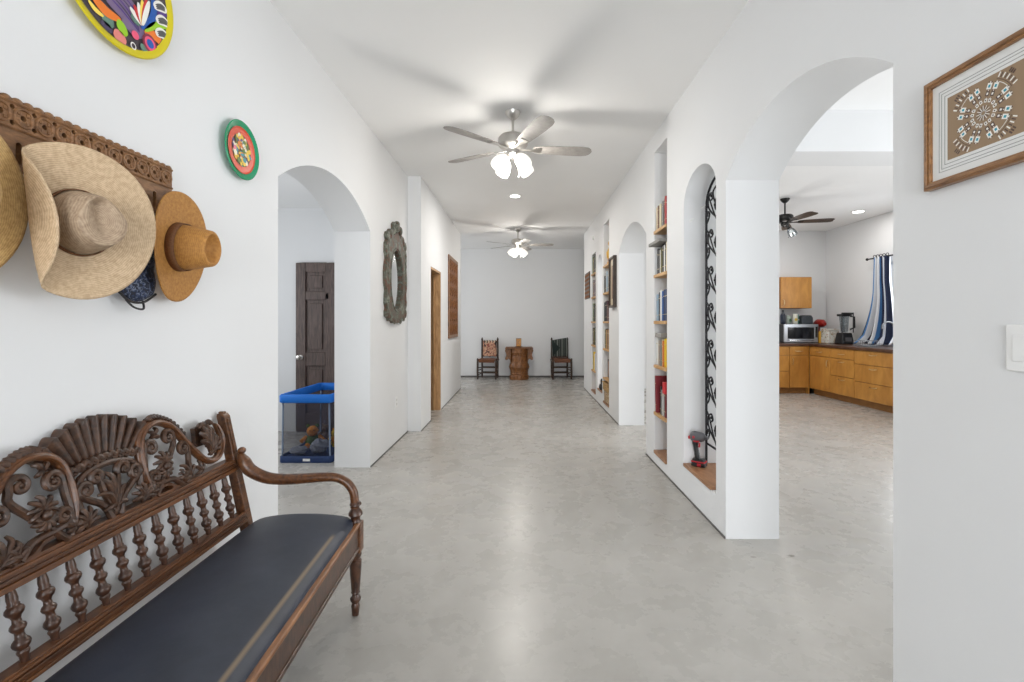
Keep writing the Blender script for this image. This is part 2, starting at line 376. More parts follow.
struct('wall_kitchen_right', MB().prism([[(-4, 0), (.3, 0), (.3, 2.4), (4.2, 2.4), (4.2, 0), (9.2, 0), (9.2, 3.44), (-4, 3.44)], rect(6.2, 1.12, 7.68, 2.28)], fwin, KX, KX+.15), 'plaster', smooth=0)
struct('base_gap_back', MB().box((-3.44, 11.075, 0), (3.44, 11.099, .035)), 'base_gap', smooth=0)  # dark strip painted in for the gap line at the wall foot, no board
struct('base_gap_right', MB().box((XR-.006, 2.815, 0), (XR-.0005, 4.617, .012)).box((XR-.006, 5.92, 0), (XR-.0005, 9.25, .012)), 'base_gap', smooth=0)  # thin dark strips drawn for the gap along the floor, not boards
struct('base_gap_left', MB().box((XL+.0005, 4.2, 0), (XL+.006, 5.58, .012)).box((XS+.0005, 5.58, 0), (XS+.006, 6.17, .012)).box((XS+.0005, 6.97, 0), (XS+.006, 9.2, .012)), 'base_gap', smooth=0)  # dark gap line coloured in at the wall base, no baseboard here
# windows: frames and panes
def window(name, X0, y0, y1, z0, z1, mull=1):
    m = MB(); t = .045; yw = (y1-y0)
    m.box((X0, y0+.001, z0+.001), (X0+.07, y0+t, z1-.001)); m.box((X0, y1-t, z0+.001), (X0+.07, y1-.001, z1-.001))
    m.box((X0, y0+t, z0+.001), (X0+.07, y1-t, z0+t)); m.box((X0, y0+t, z1-t), (X0+.07, y1-t, z1-.001))
    for i in range(mull):
        yy = y0+yw*(i+1)/(mull+1); m.box((X0+.005, yy-.02, z0+t), (X0+.065, yy+.02, z1-t))
    o = struct(name, m, 'white_plastic', smooth=0)
    p = MB().box((X0+.03, y0+t, z0+t), (X0+.036, y1-t, z1-t)).build('pane', 'clear_glass', o, smooth=0)
    return o
window('window_1', KX+.04, 6.2, 7.68, 1.12, 2.28)
window('window_2', KX+.04, .3, 4.2, .0, 2.4, 3)
window('added_window_3', -4.16, 2.2, 4.6, .9, 2.2, 1)  # unseen window added to let light into the side room
window('added_window_4', -3.56, 9.5, 10.8, .9, 2.2, 1)  # unseen window added to light the end of the hall

# ------------------------------------------------------------------ panelled door in the side room
dx0, dx1, dh = -2.672, -1.86, 2.0
door = MB(); DY = 5.598
door.box((dx0, DY-.03, .005), (dx1, DY-.012, dh))
st, mid = .115, .11; pw = (dx1-dx0-2*st-mid)/2
rails = [(0.005, .22), (.78, .94), (1.56, 1.66), (1.89, dh)]
door.box((dx0, DY-.052, .005), (dx0+st, DY-.030, dh)); door.box((dx1-st, DY-.052, .005), (dx1, DY-.030, dh)); door.box((dx0+st+pw, DY-.052, .005), (dx0+st+pw+mid, DY-.030, dh))
for a, b in rails:
    for k in range(2):
        xa = dx0+st+k*(pw+mid); door.box((xa, DY-.052, a), (xa+pw, DY-.030, b))
for k in range(2):
    xa = dx0+st+k*(pw+mid)
    for (a, b) in ((.22, .78), (.94, 1.56), (1.66, 1.89)):
        door.box((xa+.04, DY-.044, a+.04), (xa+pw-.04, DY-.028, b-.04))
d1 = struct('door_2', door, 'old_door_wood', smooth=0, bevel=.006)
kn = MB().lathe([(.027, 0), (.027, .006), (.012, .012), (.011, .035), (.024, .045), (.029, .06), (.022, .075), (0, .079)], Matrix.Translation((dx0+.062, DY-.052, .885)) @ Matrix.Rotation(PI/2, 4, 'X'), 18)
kn.build('door_knob', 'nickel', d1)
hk = MB().tube([(dx0+.37, DY-.05, 1.60), (dx0+.37, DY-.075, 1.585), (dx0+.37, DY-.085, 1.605)], .006).box((dx0+.355, DY-.052, 1.57), (dx0+.385, DY-.052, 1.64))
hk.build('coat_hook', 'black_plastic', d1)

# ------------------------------------------------------------------ ledges and shelves in the right wall
LZ = .240
def board(name, y0, y1, z, label, cat, mat='shelf_wood', x0=XR-.012, t=.028, x1=XO-.012):
    m = MB().box((x0, y0+.006, z-t), (x1, y1-.006, z)); o = m.build(name, mat, smooth=0, bevel=.003)
    return tag(o, label, cat)
board('wooden_ledge', G0+.07, G1, LZ, 'brown wooden ledge under the iron grille, holding the cordless driver', 'ledge', 'ledge_wood', XR-.008, .024)
board('wooden_ledge', 7.14, 7.59, LZ, 'wooden ledge in the far narrow arched opening without a grille', 'ledge', 'ledge_wood', XR-.008, .024)
N1, N2, N3 = (3.955, 4.325), (6.59, 7.03), (7.78, 8.23)
NN = {1: 'the book niche beside the iron grille', 2: 'the book niche just past the framed picture', 3: 'the farther book niche near the striped wall hanging'}
SH = [2.13, 1.73, 1.31, .91, .48]
SN = ['top', 'second', 'middle', 'fourth', 'lowest']
for k, (y0, y1) in ((1, N1), (2, N2), (3, N3)):
    board('wooden_ledge', y0, y1, .128, 'wooden ledge closing the foot of '+NN[k], 'ledge', 'ledge_wood')
    for z, s in zip(SH, SN):
        o = board('niche_shelf', y0, y1, z, '%s pale wooden shelf in %s' % (s, NN[k]), 'shelf')
        o['group'] = 'wooden shelves in the wall niches'

# ------------------------------------------------------------------ books
def book(y, z, w, h, d, color, label, lean=0, x0=XR+.012, pages=True, rough=.5):
    """upright book, spine toward the hall; y = near side, z = shelf top"""
    m = MB(); t = .003
    m.box((0, 0, 0), (d, t, h)); m.box((0, w-t, 0), (d, w, h))
    m.grid(lambda u, v: (-.004*sin(PI*u), w*u, h*v), 7, 2); m.box((.0, t, 0), (t, w-t, h))
    band = (MATS['gilt'] if 'gilt' in MATS else plain('gilt', (.6, .5, .3), .4))
    m.box((-.0055, w*.15, h*.78), (-.0035, w*.85, h*.80), 1); m.box((-.0055, w*.15, h*.2), (-.0035, w*.85, h*.215), 1)
    o = m.build('book', [color, band], smooth=30, weld=False)
    o.location = (x0, y, z+.001); o.rotation_euler.x = lean
    if pages: MB().box((t+.001, t, .004), (d-.005, w-t, h-.004)).build('pages', col(225, 215, 190, .8), o, smooth=0)
    return tag(o, label, 'book', 'books on the niche shelves')
ORD = ['first', 'second', 'third', 'fourth', 'fifth', 'sixth', 'seventh', 'eighth', 'ninth', 'tenth']
PAL = {'beige': (196, 180, 150), 'cream': (222, 210, 180), 'charcoal': (52, 50, 52), 'grey': (128, 128, 126), 'brown': (98, 66, 44), 'dark red': (112, 32, 34),
       'red': (160, 34, 36), 'black': (30, 30, 32), 'white': (222, 222, 218), 'olive': (96, 92, 52), 'navy': (36, 48, 84), 'blue': (52, 92, 156), 'orange': (196, 112, 44),
       'yellow': (226, 190, 42), 'tan': (176, 138, 88), 'plum': (78, 36, 56), 'green': (62, 92, 52), 'pale blue': (150, 172, 190), 'pink': (196, 120, 120)}
def row(k, si, y0, y1, seq, hmul=1.0, from_near=True):
    z = SH[si]; y = y0; n = len(seq); ws = [random.uniform(.8, 1.2)*(1.35 if c[1] else 1) for c in seq]; tot = sum(ws)
    for i, (c, _, h) in enumerate(seq):
        w = ws[i]/tot*(y1-y0) - .0015
        book(y, z, w, h, random.uniform(.15, .2), col(*PAL[c], .45), '%s book, %s from the entrance side, %s shelf of %s' % (c, ORD[i], SN[si], {1: 'niche by the iron grille', 2: 'niche past the framed picture', 3: 'niche by the striped hanging'}[k]), x0=XR+random.uniform(.006, .022))
        y += ws[i]/tot*(y1-y0)
a, b = 3.965, 4.312
row(1, 0, a, b, [('red', 0, .235), ('red', 0, .245), ('dark red', 0, .24), ('grey', 0, .225), ('charcoal', 0, .235), ('cream', 0, .22), ('brown', 0, .215), ('beige', 1, .21)])
row(1, 1, a, b, [('cream', 0, .25), ('charcoal', 0, .245), ('white', 0, .235), ('black', 0, .25), ('olive', 0, .225), ('white', 0, .215), ('charcoal', 0, .22), ('black', 0, .235)])
row(1, 2, a, b, [('navy', 0, .27), ('blue', 0, .265), ('navy', 0, .27), ('blue', 0, .26), ('white', 0, .275), ('charcoal', 0, .255), ('pale blue', 1, .24)])
row(1, 3, a, b, [('yellow', 1, .25), ('yellow', 1, .245), ('orange', 0, .225), ('cream', 0, .24), ('grey', 0, .235), ('tan', 0, .22), ('white', 1, .245)])
row(1, 4, a, 4.19, [('red', 1, .20), ('dark red', 0, .235), ('grey', 0, .24), ('white', 0, .23), ('grey', 0, .22), ('charcoal', 0, .245)])
book(4.232, SH[4]+.003, .045, .33, .2, col(122, 24, 34), 'tall dark red book leaning at the far end of lowest shelf by iron grille', lean=R(-5), x0=XR-.004)
# loose things lying on the books
m = MB().box((0, 0, 0), (.2, .33, .028)); o = m.build('folded_board', col(120, 118, 114), smooth=0, bevel=.005); o.location = (XR-.062, 3.975, SH[1]+.2535)
tag(o, 'grey flat board lying across the books and jutting from the niche', 'board')
m = MB()
for j, (w, hh) in enumerate(((.19, .02), (.17, .018))): m.box((0, 0, j*.02), (.16, w, j*.02+hh))
o = m.build('magazine_stack', [col(150, 146, 140)], smooth=0, bevel=.003); o.location = (XR-.01, 4.09, SH[3]+.252); tag(o, 'grey magazines lying flat on top of the yellow books', 'magazines')
o = MB().box((0, 0, 0), (.05, .06, .1)).build('small_box', col(196, 40, 44), smooth=0, bevel=.004); o.location = (XR-.008, 4.0, SH[4]+.203); tag(o, 'small bright red box standing on the lowest row of books', 'box')
# second niche
a, b = 6.6, 7.02
m = MB().lathe([(.045, 0), (.05, .03), (.03, .06), (.055, .12), (.06, .18), (.03, .24), (.02, .27), (.035, .31), (.03, .34), (0, .36)], n=16)
o = m.build('gold_statuette', col(205, 160, 60, .35)); o.location = (XR+.07, 6.86, SH[0]+.002); tag(o, 'golden statuette on the top shelf past the framed picture', 'figurine')
m = MB().lathe([(.05, 0), (.055, .05), (.03, .11), (.04, .14), (.015, .18), (0, .18)], n=16)
o = m.build('clay_jar', col(150, 88, 40, .5)); o.location = (XR+.06, 6.70, SH[0]+.002); tag(o, 'brown clay jar beside the golden statuette on the top shelf', 'jar')
row(2, 1, a, b, [('white', 1, .3), ('pale blue', 0, .31), ('grey', 0, .3), ('pale blue', 1, .305), ('grey', 1, .29), ('black', 0, .25)])
row(2, 2, a, b, [('plum', 0, .27), ('black', 0, .275), ('brown', 0, .24), ('plum', 0, .29), ('charcoal', 1, .30), ('black', 1, .295), ('black', 0, .28)])
row(2, 3, a, b, [('brown', 1, .29), ('tan', 0, .285), ('orange', 0, .28), ('brown', 0, .29), ('tan', 1, .275), ('charcoal', 1, .29), ('olive', 0, .28)])
m = MB().box((0, 0, 0), (.03, .33, .27)); o = m.build('small_picture', 'dark_frame', smooth=0, bevel=.004); o.location = (XR+.05, 6.64, SH[4]+.002)
MB().box((-.002, .03, .03), (0, .30, .24)).build('print', col(130, 96, 74), o, smooth=0); tag(o, 'small dark framed picture standing on a shelf past the framed picture', 'picture')
m = MB().tube([(0, 0, 0), (0, .1, .05), (0, .2, .02), (0, .28, .09)], [.03, .05, .04, .015]); o = m.build('folded_cloth', col(215, 210, 205)); o.location = (XR+.06, 6.66, SH[3]-.155); o.scale = (1, 1, .7)
bpy.data.objects.remove(o)
o = MB().box((0, 0, 0), (.24, .36, .145)).build('wooden_box', 'patterned_box', smooth=0, bevel=.008); o.location = (XR+.0, 6.62, .13); MB().box((-.003, -.003, .146), (.243, .363, .17)).build('lid', 'patterned_box', o, smooth=0, bevel=.004)
tag(o, 'patterned box at the foot of the niche, beneath the tan basket', 'box')
m = MB().box((0, 0, 0), (.25, .38, .11)); o = m.build('basket', 'wicker', smooth=0, bevel=.012); o.location = (XR-.02, 6.61, .303)
MB().tube([(0, 0, .11), (.25, 0, .11), (.25, .38, .11), (0, .38, .11)], .011, closed=True).build('rim', 'wicker', o); tag(o, 'tan woven basket stacked on a patterned box in the niche', 'basket')
# third niche
a, b = 7.79, 8.22
row(3, 0, a, b, [('olive', 0, .30), ('green', 0, .28), ('charcoal', 0, .31), ('black', 1, .29), ('tan', 0, .27), ('green', 1, .3)])
row(3, 1, a, b, [('grey', 0, .28), ('charcoal', 0, .3), ('plum', 0, .27), ('grey', 1, .29), ('brown', 0, .26), ('grey', 1, .3)])
row(3, 2, a, b, [('olive', 1, .31), ('green', 0, .3), ('charcoal', 0, .28), ('olive', 0, .29), ('tan', 0, .27), ('green', 1, .31)])
row(3, 3, a, b, [('charcoal', 0, .29), ('green', 0, .3), ('black', 0, .31), ('olive', 1, .28), ('brown', 0, .27), ('charcoal', 1, .29)])
row(3, 4, a, b, [('blue', 1, .31), ('blue', 0, .30), ('white', 0, .28), ('yellow', 0, .31), ('olive', 0, .3), ('white', 1, .27)])
m = MB().lathe([(.035, 0), (.05, .04), (.04, .08), (.02, .1), (.025, .14), (.015, .17), (0, .175)], n=14); o = m.build('dark_figurine', 'black_plastic'); o.location = (XR+.03, 7.35, LZ+.001)
tag(o, 'small dark figurine on the ledge of the far narrow opening', 'figurine')

# ------------------------------------------------------------------ iron grille in the narrow opening
gx = 1.386; gr = empty('iron_grille', (gx, (G0+G1)/2, LZ+.001), 'tall black wrought iron scroll grille filling the narrow arched opening', 'grille')
hw = (G1-G0)/2-.012; gz0 = .0; sp = 2.16-LZ; rs = .195
fr = MB(); pts = [(0, -hw, gz0+.0), (0, -hw, sp)] + [(0, -hw*cos(PI*i/16), sp+rs*sin(PI*i/16)) for i in range(1, 16)] + [(0, hw, sp), (0, hw, gz0)]
fr.tube(pts, .009, 6); fr.tube([(0, -hw, gz0+.15), (0, hw, gz0+.15)], .008, 6); fr.tube([(0, -.0, gz0+.15), (0, 0, sp+rs)], .006, 6)
fr.build('frame', 'iron', gr)
def spiral(c, r0, turns, a0, hand=1, n=26):
    return [(0, c[0]+r0*(1-.82*i/n)*cos(a0+hand*2*PI*turns*i/n), c[1]+r0*(1-.82*i/n)*sin(a0+hand*2*PI*turns*i/n)) for i in range(n+1)]
for k in range(7):
    zc = .30+k*.27
    for s in (-1, 1):
        m = MB()
        S = [(0, s*.03, zc-.13), (0, s*.12, zc-.10), (0, s*(hw-.05), zc-.02), (0, s*(hw-.035), zc+.05), (0, s*(hw-.09), zc+.085), (0, s*(hw-.12), zc+.05), (0, s*(hw-.095), zc+.03)]
        m.tube(spline(S, 6), .0068, 6)
        S = [(0, s*.02, zc+.13), (0, s*.05, zc+.06), (0, s*.12, zc+.0), (0, s*.11, zc-.055), (0, s*.065, zc-.05), (0, s*.07, zc-.015)]
        m.tube(spline(S, 6), .0065, 6)
        S = [(0, s*hw, zc-.13), (0, s*(hw-.04), zc-.10), (0, s*(hw-.06), zc-.06), (0, s*(hw-.03), zc-.04), (0, s*(hw-.022), zc-.075)]
        m.tube(spline(S, 6), .0065, 6)
        for (yy, zz) in ((hw-.012, zc), (hw-.1, zc+.06), (.12, zc-.02)): m.ball((0, s*yy, zz), .012, n=8)
        m.tube(spline([(0, s*(hw-.0), zc+.10), (0, s*(hw-.05), zc+.06), (0, s*(hw-.13), zc-.06), (0, s*.09, zc-.13), (0, s*.04, zc-.15)], 6), .006, 6)
        m.build('scroll', 'iron', gr)
m = MB()
for s in (-1, 1): m.tube(spline([(0, 0, sp-.06), (0, s*.12, sp-.0), (0, s*.16, sp+.08), (0, s*.09, sp+.11), (0, s*.06, sp+.06)], 6), .007, 6)
m.build('top_scroll', 'iron', gr)

# ------------------------------------------------------------------ cordless driver on the ledge
dr = empty('cordless_driver', (1.298, 3.46, LZ+.001), 'small red and black cordless impact driver standing on the wooden ledge', 'power tool', rz=R(-38)); dr.scale = (.95, .95, 1.10)
m = MB().box((-.045, -.035, 0), (.06, .035, .028)); m.box((-.04, -.03, .028), (.05, .03, .05)); m.build('battery', 'black_plastic', dr, smooth=0, bevel=.008)
m = MB().box((-.047, -.036, .028), (.058, .036, .036)); m.box((.0, -.037, .004), (.03, .037, .024)); m.build('battery_trim', 'tool_red', dr, smooth=0, bevel=.003)
m = MB().tube(spline([(-.005, 0, .045), (-.012, 0, .09), (-.022, 0, .14), (-.025, 0, .17)], 5), [.021]*5+[.019]*6+[.022]*5, 12); m.build('handle', 'black_plastic', dr)
m = MB().box((.002, -.008, .125), (.014, .008, .155)); m.build('trigger', 'tool_red', dr, smooth=0, bevel=.003)
m = MB().lathe([(.022, 0), (.032, .008), (.036, .03), (.034, .062)], Matrix.Translation((-.058, 0, .195)) @ Matrix.Rotation(PI/2, 4, 'Y'), 18); m.build('motor_housing', 'grey_plastic', dr)
m = MB().box((-.074, -.02, .175), (-.03, .02, .195)); m.box((-.036, -.0375, .186), (-.016, .0375, .204)); m.box((-.03, -.034, .162), (.016, .034, .172)); m.build('red_trim', 'tool_red', dr, smooth=0, bevel=.006)
m = MB().lathe([(.034, 0), (.033, .018), (.026, .038), (.017, .048), (.012, .052), (.012, .066), (.008, .07), (0, .07)], Matrix.Translation((.004, 0, .195)) @ Matrix.Rotation(PI/2, 4, 'Y'), 18); m.build('gear_case', 'grey_plastic', dr)
# two small hooks on the jamb of the narrow opening
for (x, z) in ((1.27, 2.06), (1.36, 2.16)):
    m = MB().lathe([(.012, 0), (.012, .004), (.004, .006)], Matrix.Translation((x, G1-.0005, z)) @ Matrix.Rotation(PI/2, 4, 'X'), 10).tube([(x, G1-.004, z), (x, G1-.03, z), (x+.006, G1-.04, z+.015)], .004, 6)
    o = m.build('wall_hook', 'white_plastic'); tag(o, ('lower' if z < 2.1 else 'upper')+' small white hook on the jamb above the iron grille', 'hook')
# ------------------------------------------------------------------ carved settee along the wall
BX, BY = -1.0, 1.465; BROT = R(.7)
bench = empty('carved_bench', (BX+.0073, BY-.003, 0), 'long dark carved wooden settee with a black leather seat along the white wall', 'bench', None, BROT)
xf = lambda z: -1.305+(.884-z)*.215-BX                # front plane of the raked back, local x
def bp(u, v, w=0): return Vector((xf(v)+w, u, v))
def bt(mb, pts, rad, n=8, w=None, closed=False, k=7, mi=0):
    """rounded strip along points (u, v[, w]) in the plane of the back"""
    if k: 
        P = [Vector((p[0], p[1], p[2] if len(p) > 2 else 0)) for p in pts]
        S = spline(P, k)
    else: S = [Vector((p[0], p[1], p[2] if len(p) > 2 else 0)) for p in pts]
    n0 = len(rad) if hasattr(rad, '__len__') else 0
    if n0:
        rr = []
        for i in range(len(S)):
            t = i/(len(S)-1)*(n0-1); j = min(int(t), n0-2); rr.append(rad[j]+(rad[j+1]-rad[j])*(t-j))
    else: rr = rad
    mb.tube([bp(p.x, p.y, p.z) for p in S], rr, n, mi, closed)
HL = .60                                             # half length between the posts
# rails
def rail(v0, v1, d0, d1, u0=-HL, u1=HL, name='rail', steps=()):
    m = MB()
    fn = lambda a, b, w: bp(b, a, w)
    m.prism([[(v0, u0), (v1, u0), (v1, u1), (v0, u1)]], fn, d0, d1)
    for (a, b, dd) in steps: m.prism([[(a, u0), (b, u0), (b, u1), (a, u1)]], fn, d1-.001, d1+dd)
    return m.build(name, 'bench_wood', bench, smooth=0, bevel=.004)
# upper rail with two raised pierced handholds
def upper():
    m = MB(); top = []
    def tp(u):
        b = 0
        for c in (-.195, .205):
            x = abs(u-c)
            if x < .075: b = max(b, .032*(.5+.5*cos(PI*x/.075)))
        return .700+b
    us = [HL-2*HL*i/120 for i in range(121)]
    outer = [(-HL, .648), (HL, .648)] + [(u, tp(u)) for u in us]
    holes = [[(c-.038*cos(PI*i/10), .700+.016*sin(PI*i/10)) for i in range(11)] for c in (-.195, .205)]
    m.prism([outer]+holes, lambda a, b, w: bp(a, b, w), -.034, .002)
    for (a, b, dd) in ((.650, .664, .010), (.668, .676, .005), (.684, .692, .008)):
        m.prism([[(-HL, a), (HL, a), (HL, b), (-HL, b)]], lambda p, q, w: bp(p, q, w), .001, .002+dd)
    m.build('upper_rail', 'bench_wood', bench, smooth=30, bevel=.003)
upper()
rail(.425, .470, -.032, .004, name='lower_rail', steps=((.430, .440, .008), (.446, .454, .005), (.458, .466, .008)))
# spindles
prof = [(.0085, 0), (.0095, .018), (.013, .026), (.0125, .030), (.0105, .033), (.0165, .041), (.0185, .048), (.0165, .055), (.0105, .062), (.009, .070), (.0095, .076), (.0145, .082), (.0165, .088), (.0145, .094), (.0095, .099), (.0085, .108), (.011, .115), (.0165, .121), (.019, .128), (.0175, .135), (.012, .141), (.0125, .145), (.0105, .148), (.0115, .158), (.0100, .172), (.008, .184)]
ax = (bp(0, .65)-bp(0, .466)).normalized(); rotm = Vector((0, 0, 1)).rotation_difference(ax).to_matrix().to_4x4()
sp_mesh = MB().lathe(prof, rotm, 14).build('spindle', 'spindle_wood', bench)
for k in range(-7, 8):
    o = sp_mesh if k == -7 else sp_mesh.copy()
    if k > -7: COL.objects.link(o); o.parent = bench
    o.location = bp(k*.0765, .466, -.014)
# posts: front face follows the rake, foot splays back to the floor
for s in (-1, 1):
    m = MB(); u0, u1 = (HL, HL+.038) if s > 0 else (-HL-.038, -HL)
    sec = [(.0, .085, .125), (.20, .05, .105), (.40, .0, .06), (.884, -.002, .042), (.895, -.006, .040)]
    def pf(u, v):
        i = min(int(v*(len(sec)-1)), len(sec)-2); t = v*(len(sec)-1)-i
        return None
    vs = []; fs = []
    for (z, fr_, bk) in ((0, -.115, -.15), (.20, -.03, -.068), (.38, .004, -.038), (.884, .004, -.034), (.897, -.004, -.030)):
        x = xf(max(z, .38)) if z > .38 else xf(.38)
        for (xx, uu) in ((x+fr_, u0), (x+fr_, u1), (x+bk, u1), (x+bk, u0)): vs.append((max(xx, -1.350-BX), uu, z))
    for j in range(4):
        for i in range(4): fs.append((j*4+i, j*4+(i+1)%4, (j+1)*4+(i+1)%4, (j+1)*4+i))
    fs += [(3, 2, 1, 0), (16, 17, 18, 19)]; m.add(vs, fs)
    # groove moulding on the face
    m.prism([[(u0+.010, .72), (u1-.010, .72), (u1-.010, .875), (u0+.010, .875)]], lambda a, b, w: bp(a, b, w), .003, .008)
    m.prism([[(u0+.006, .885), (u1-.006, .885), (u1-.010, .905), (u0+.010, .905)]], lambda a, b, w: bp(a, b, w), -.028, -.004)
    m.build('back_post', 'bench_wood', bench, smooth=30, bevel=.003)
# shell crest: fan of 11 flutes
m = MB(); nf = 11; CU, CV = 0.0, .80
def shell(a, r):                                       # a in -1..1 across the fan
    ang = a*R(62); u = sin(ang)
    b0 = Vector((.120*a-.003, .872+.020*(1-a*a))); fl = 1-abs(2*(((a+1)/2*nf) % 1.0)-1)**2.2
    t1 = Vector((.190*a-.005, .920+.066*(1-a*a)+.025*fl))
    p = b0.lerp(t1, r); return p, fl
def shf(i, j, side):
    p, fl = shell(-1+2*i, j); w = (-.012+.024*fl*(.35+.65*j)) if side else -.036
    if not side: w = -.034+.0*fl
    q = bp(p.x, p.y, w); q.x = max(q.x, -1.350-BX); return q
NU, NV = nf*8+1, 10
m.grid(lambda i, j: shf(i, j, 1), NU, NV); m.grid(lambda i, j: shf(i, j, 0), NU, NV)
for (vv) in (0.0, 1.0):
    m.grid(lambda i, j: shf(i, vv, 1).lerp(shf(i, vv, 0), j), NU, 2)
for uu in (0.0, 1.0): m.grid(lambda i, j: shf(uu, i, 1).lerp(shf(uu, i, 0), j), NV, 2)
m.build('shell_crest', 'carved_wood', bench, smooth=50)
# scalloped hem under the shell
m = MB()
hem = [(.125*a, .868+.018*(1-a*a)+.004*cos(2*PI*((a+1)/2*nf-.5)*1.0), .004) for a in [-1+2*i/66 for i in range(67)]]
bt(m, hem, .009, 8, k=0); bt(m, [(a, b-.010, .0) for a, b, c in hem], .0075, 8, k=0); m.build('shell_hem', 'carved_wood', bench)
def leaf(m, u, v, ang, L, W, nl=5, curl=.25, w=0, r=.0068):
    """acanthus leaf: spreading lobes with rolled tips, and a mid rib"""
    for i in range(nl):
        a = (i/(nl-1)-.5)*2; l = L*(1-.34*a*a)
        p0 = (u, v, w); a1 = ang+a*W*.55; a2 = ang+a*W
        p1 = (u+l*.5*cos(a1), v+l*.5*sin(a1), w+.010); p2 = (u+l*.85*cos(a2), v+l*.85*sin(a2), w+.012)
        a3 = a2+curl*(a if a else .5); p3 = (u+l*cos(a3), v+l*sin(a3), w+.002)
        bt(m, [p0, p1, p2, p3], [r*.55, r*1.1, r*1.05, r*.55], 7, k=4)
def volute(m, pts, c, r0, a0, hand, turns=1.3, rad=(.0105, .0095), ball=True):
    sp_ = [(c[0]+r0*(1-.78*t/18)*cos(a0+hand*2*PI*turns*t/18), c[1]+r0*(1-.78*t/18)*sin(a0+hand*2*PI*turns*t/18), .004+.006*t/18) for t in range(19)]
    P = [(p[0], p[1], 0) for p in pts]+sp_
    bt(m, P, [rad[0]]*2+[rad[1], rad[1]*.8, rad[1]*.6], 8, k=3)
    if ball: m.ball(bp(c[0], c[1], .006), (.010, .009, .009), n=8)
for s in (-1, 1):
    # big moulded S-scroll
    S = [(.138, .735), (.126, .79), (.127, .85), (.142, .905), (.178, .934), (.228, .940), (.285, .912), (.335, .850), (.378, .795), (.425, .748), (.480, .733), (.525, .758), (.548, .805), (.535, .855), (.520, .872)]
    m = MB(); P = [(s*a, b, 0) for a, b in S]
    bt(m, P, [.006]+[.0135]*12+[.010, .004], 10, k=8)
    P2 = [(s*a, b, .012) for a, b in S]; bt(m, P2, [.003]+[.0075]*12+[.006, .003], 8, k=8)
    m.build('scroll_arch', 'bench_wood', bench)
    # rope twist along the top of the arch
    m = MB(); A = spline([Vector((a, b, 0)) for a, b in [(.195, .938)]+S[5:8]], 9); acc = 0
    for i in range(1, len(A)-1, 2):
        p = A[i]; t = (A[i+1]-A[i-1]).normalized(); nn = Vector((-t.y, t.x, 0)); q = p+nn*.017
        M = Matrix.Rotation(0, 4, 'X')
        m.tube([bp(s*(q.x-.010*t.x+nn.x*-.008), q.y-.010*t.y-nn.y*.008, -.012), bp(s*q.x, q.y, .004), bp(s*(q.x+.010*t.x+nn.x*.008), q.y+.010*t.y+nn.y*.008, -.004)], [.006, .012, .006], 7)
    bt(m, [(s*(A[i].x), A[i].y+.012, -.012) for i in range(len(A))], .010, 6, k=0)
    m.build('rope_moulding', 'carved_wood', bench)
    # foliage inside the arch
    m = MB()
    def V(pts, c, r0, a0, hand, **k):
        volute(m, [(s*p[0], p[1]) for p in pts], (s*c[0], c[1]), r0, a0 if s > 0 else PI-a0, hand*s, **k)
    def Lf(u, v, ang, L, W, **k): leaf(m, s*u, v, ang if s > 0 else PI-ang, L, W, **k)
    V([(.150, .705), (.135, .76), (.140, .82)], (.172, .862), .027, PI, -1)
    V([(.160, .70), (.20, .745), (.245, .80), (.282, .845)], (.256, .880), .027, -.3, 1)
    V([(.285, .700), (.250, .73), (.195, .735)], (.165, .765), .026, -PI/2+.2, -1)
    V([(.30, .70), (.33, .74), (.345, .79)], (.318, .822), .026, 0, 1)
    Lf(.213, .788, R(90), .052, 1.5, nl=7); Lf(.213, .788, R(270), .042, 1.4, nl=7); m.ball(bp(s*.213, .788, .016), .014, n=8)
    Lf(.335, .705, R(120), .075, .8, nl=5); Lf(.290, .700, R(75), .055, .8, nl=4)
    Lf(.395, .705, R(120), .055, .7, nl=4); Lf(.185, .892, R(50), .04, .8, nl=3)
    m.build('carved_foliage', 'carved_wood', bench)
    # leaf in the hollow of the scroll end
    m = MB()
    Lf(.470, .755, R(95), .125, .42, nl=6, r=.011, curl=.1); Lf(.465, .760, R(50), .085, .6, nl=5); Lf(.495, .755, R(125), .07, .6, nl=4)
    m.prism([[(s*.415, .80), (s*.52, .80), (s*.505, .885), (s*.47, .875), (s*.425, .872)]], lambda a, b, w: bp(a, b, w), -.03, -.012)
    bt(m, [(s*.425, .872, 0), (s*.445, .884, 0), (s*.47, .876, 0), (s*.492, .887, 0), (s*.508, .876, 0)], .010, 8, k=5)
    m.build('end_leaf', 'carved_wood', bench)
# central openwork
m = MB()
bt(m, [(-.105, .745, 0), (-.112, .80, 0), (-.085, .845, 0), (0, .862, 0), (.085, .845, 0), (.112, .80, 0), (.105, .745, 0)], .010, 8)
for s in (-1, 1):
    def V(pts, c, r0, a0, hand, **k): volute(m, [(s*p[0], p[1]) for p in pts], (s*c[0], c[1]), r0, a0 if s > 0 else PI-a0, hand*s, **k)
    def Lf(u, v, ang, L, W, **k): leaf(m, s*u, v, ang if s > 0 else PI-ang, L, W, **k)
    V([(.015, .700), (.035, .745), (.075, .775)], (.088, .808), .023, -.3, 1)
    V([(.0, .715), (.02, .77), (.028, .81)], (.050, .832), .022, PI, -1, turns=1.1)
    Lf(.100, .703, R(80), .062, 1.1, nl=7); Lf(.135, .715, R(60), .04, .8, nl=4)
leaf(m, 0, .705, R(90), .135, .34, nl=5, r=.008); leaf(m, 0, .72, R(90), .06, 1.1, nl=4)
m.build('center_foliage', 'carved_wood', bench)
# the seat is a little deeper toward the entrance end
def taper(m):
    for v in m.v: v.x += (.605-v.y)*.0413*max(0, min(1.05, (v.x+.2)/.47))
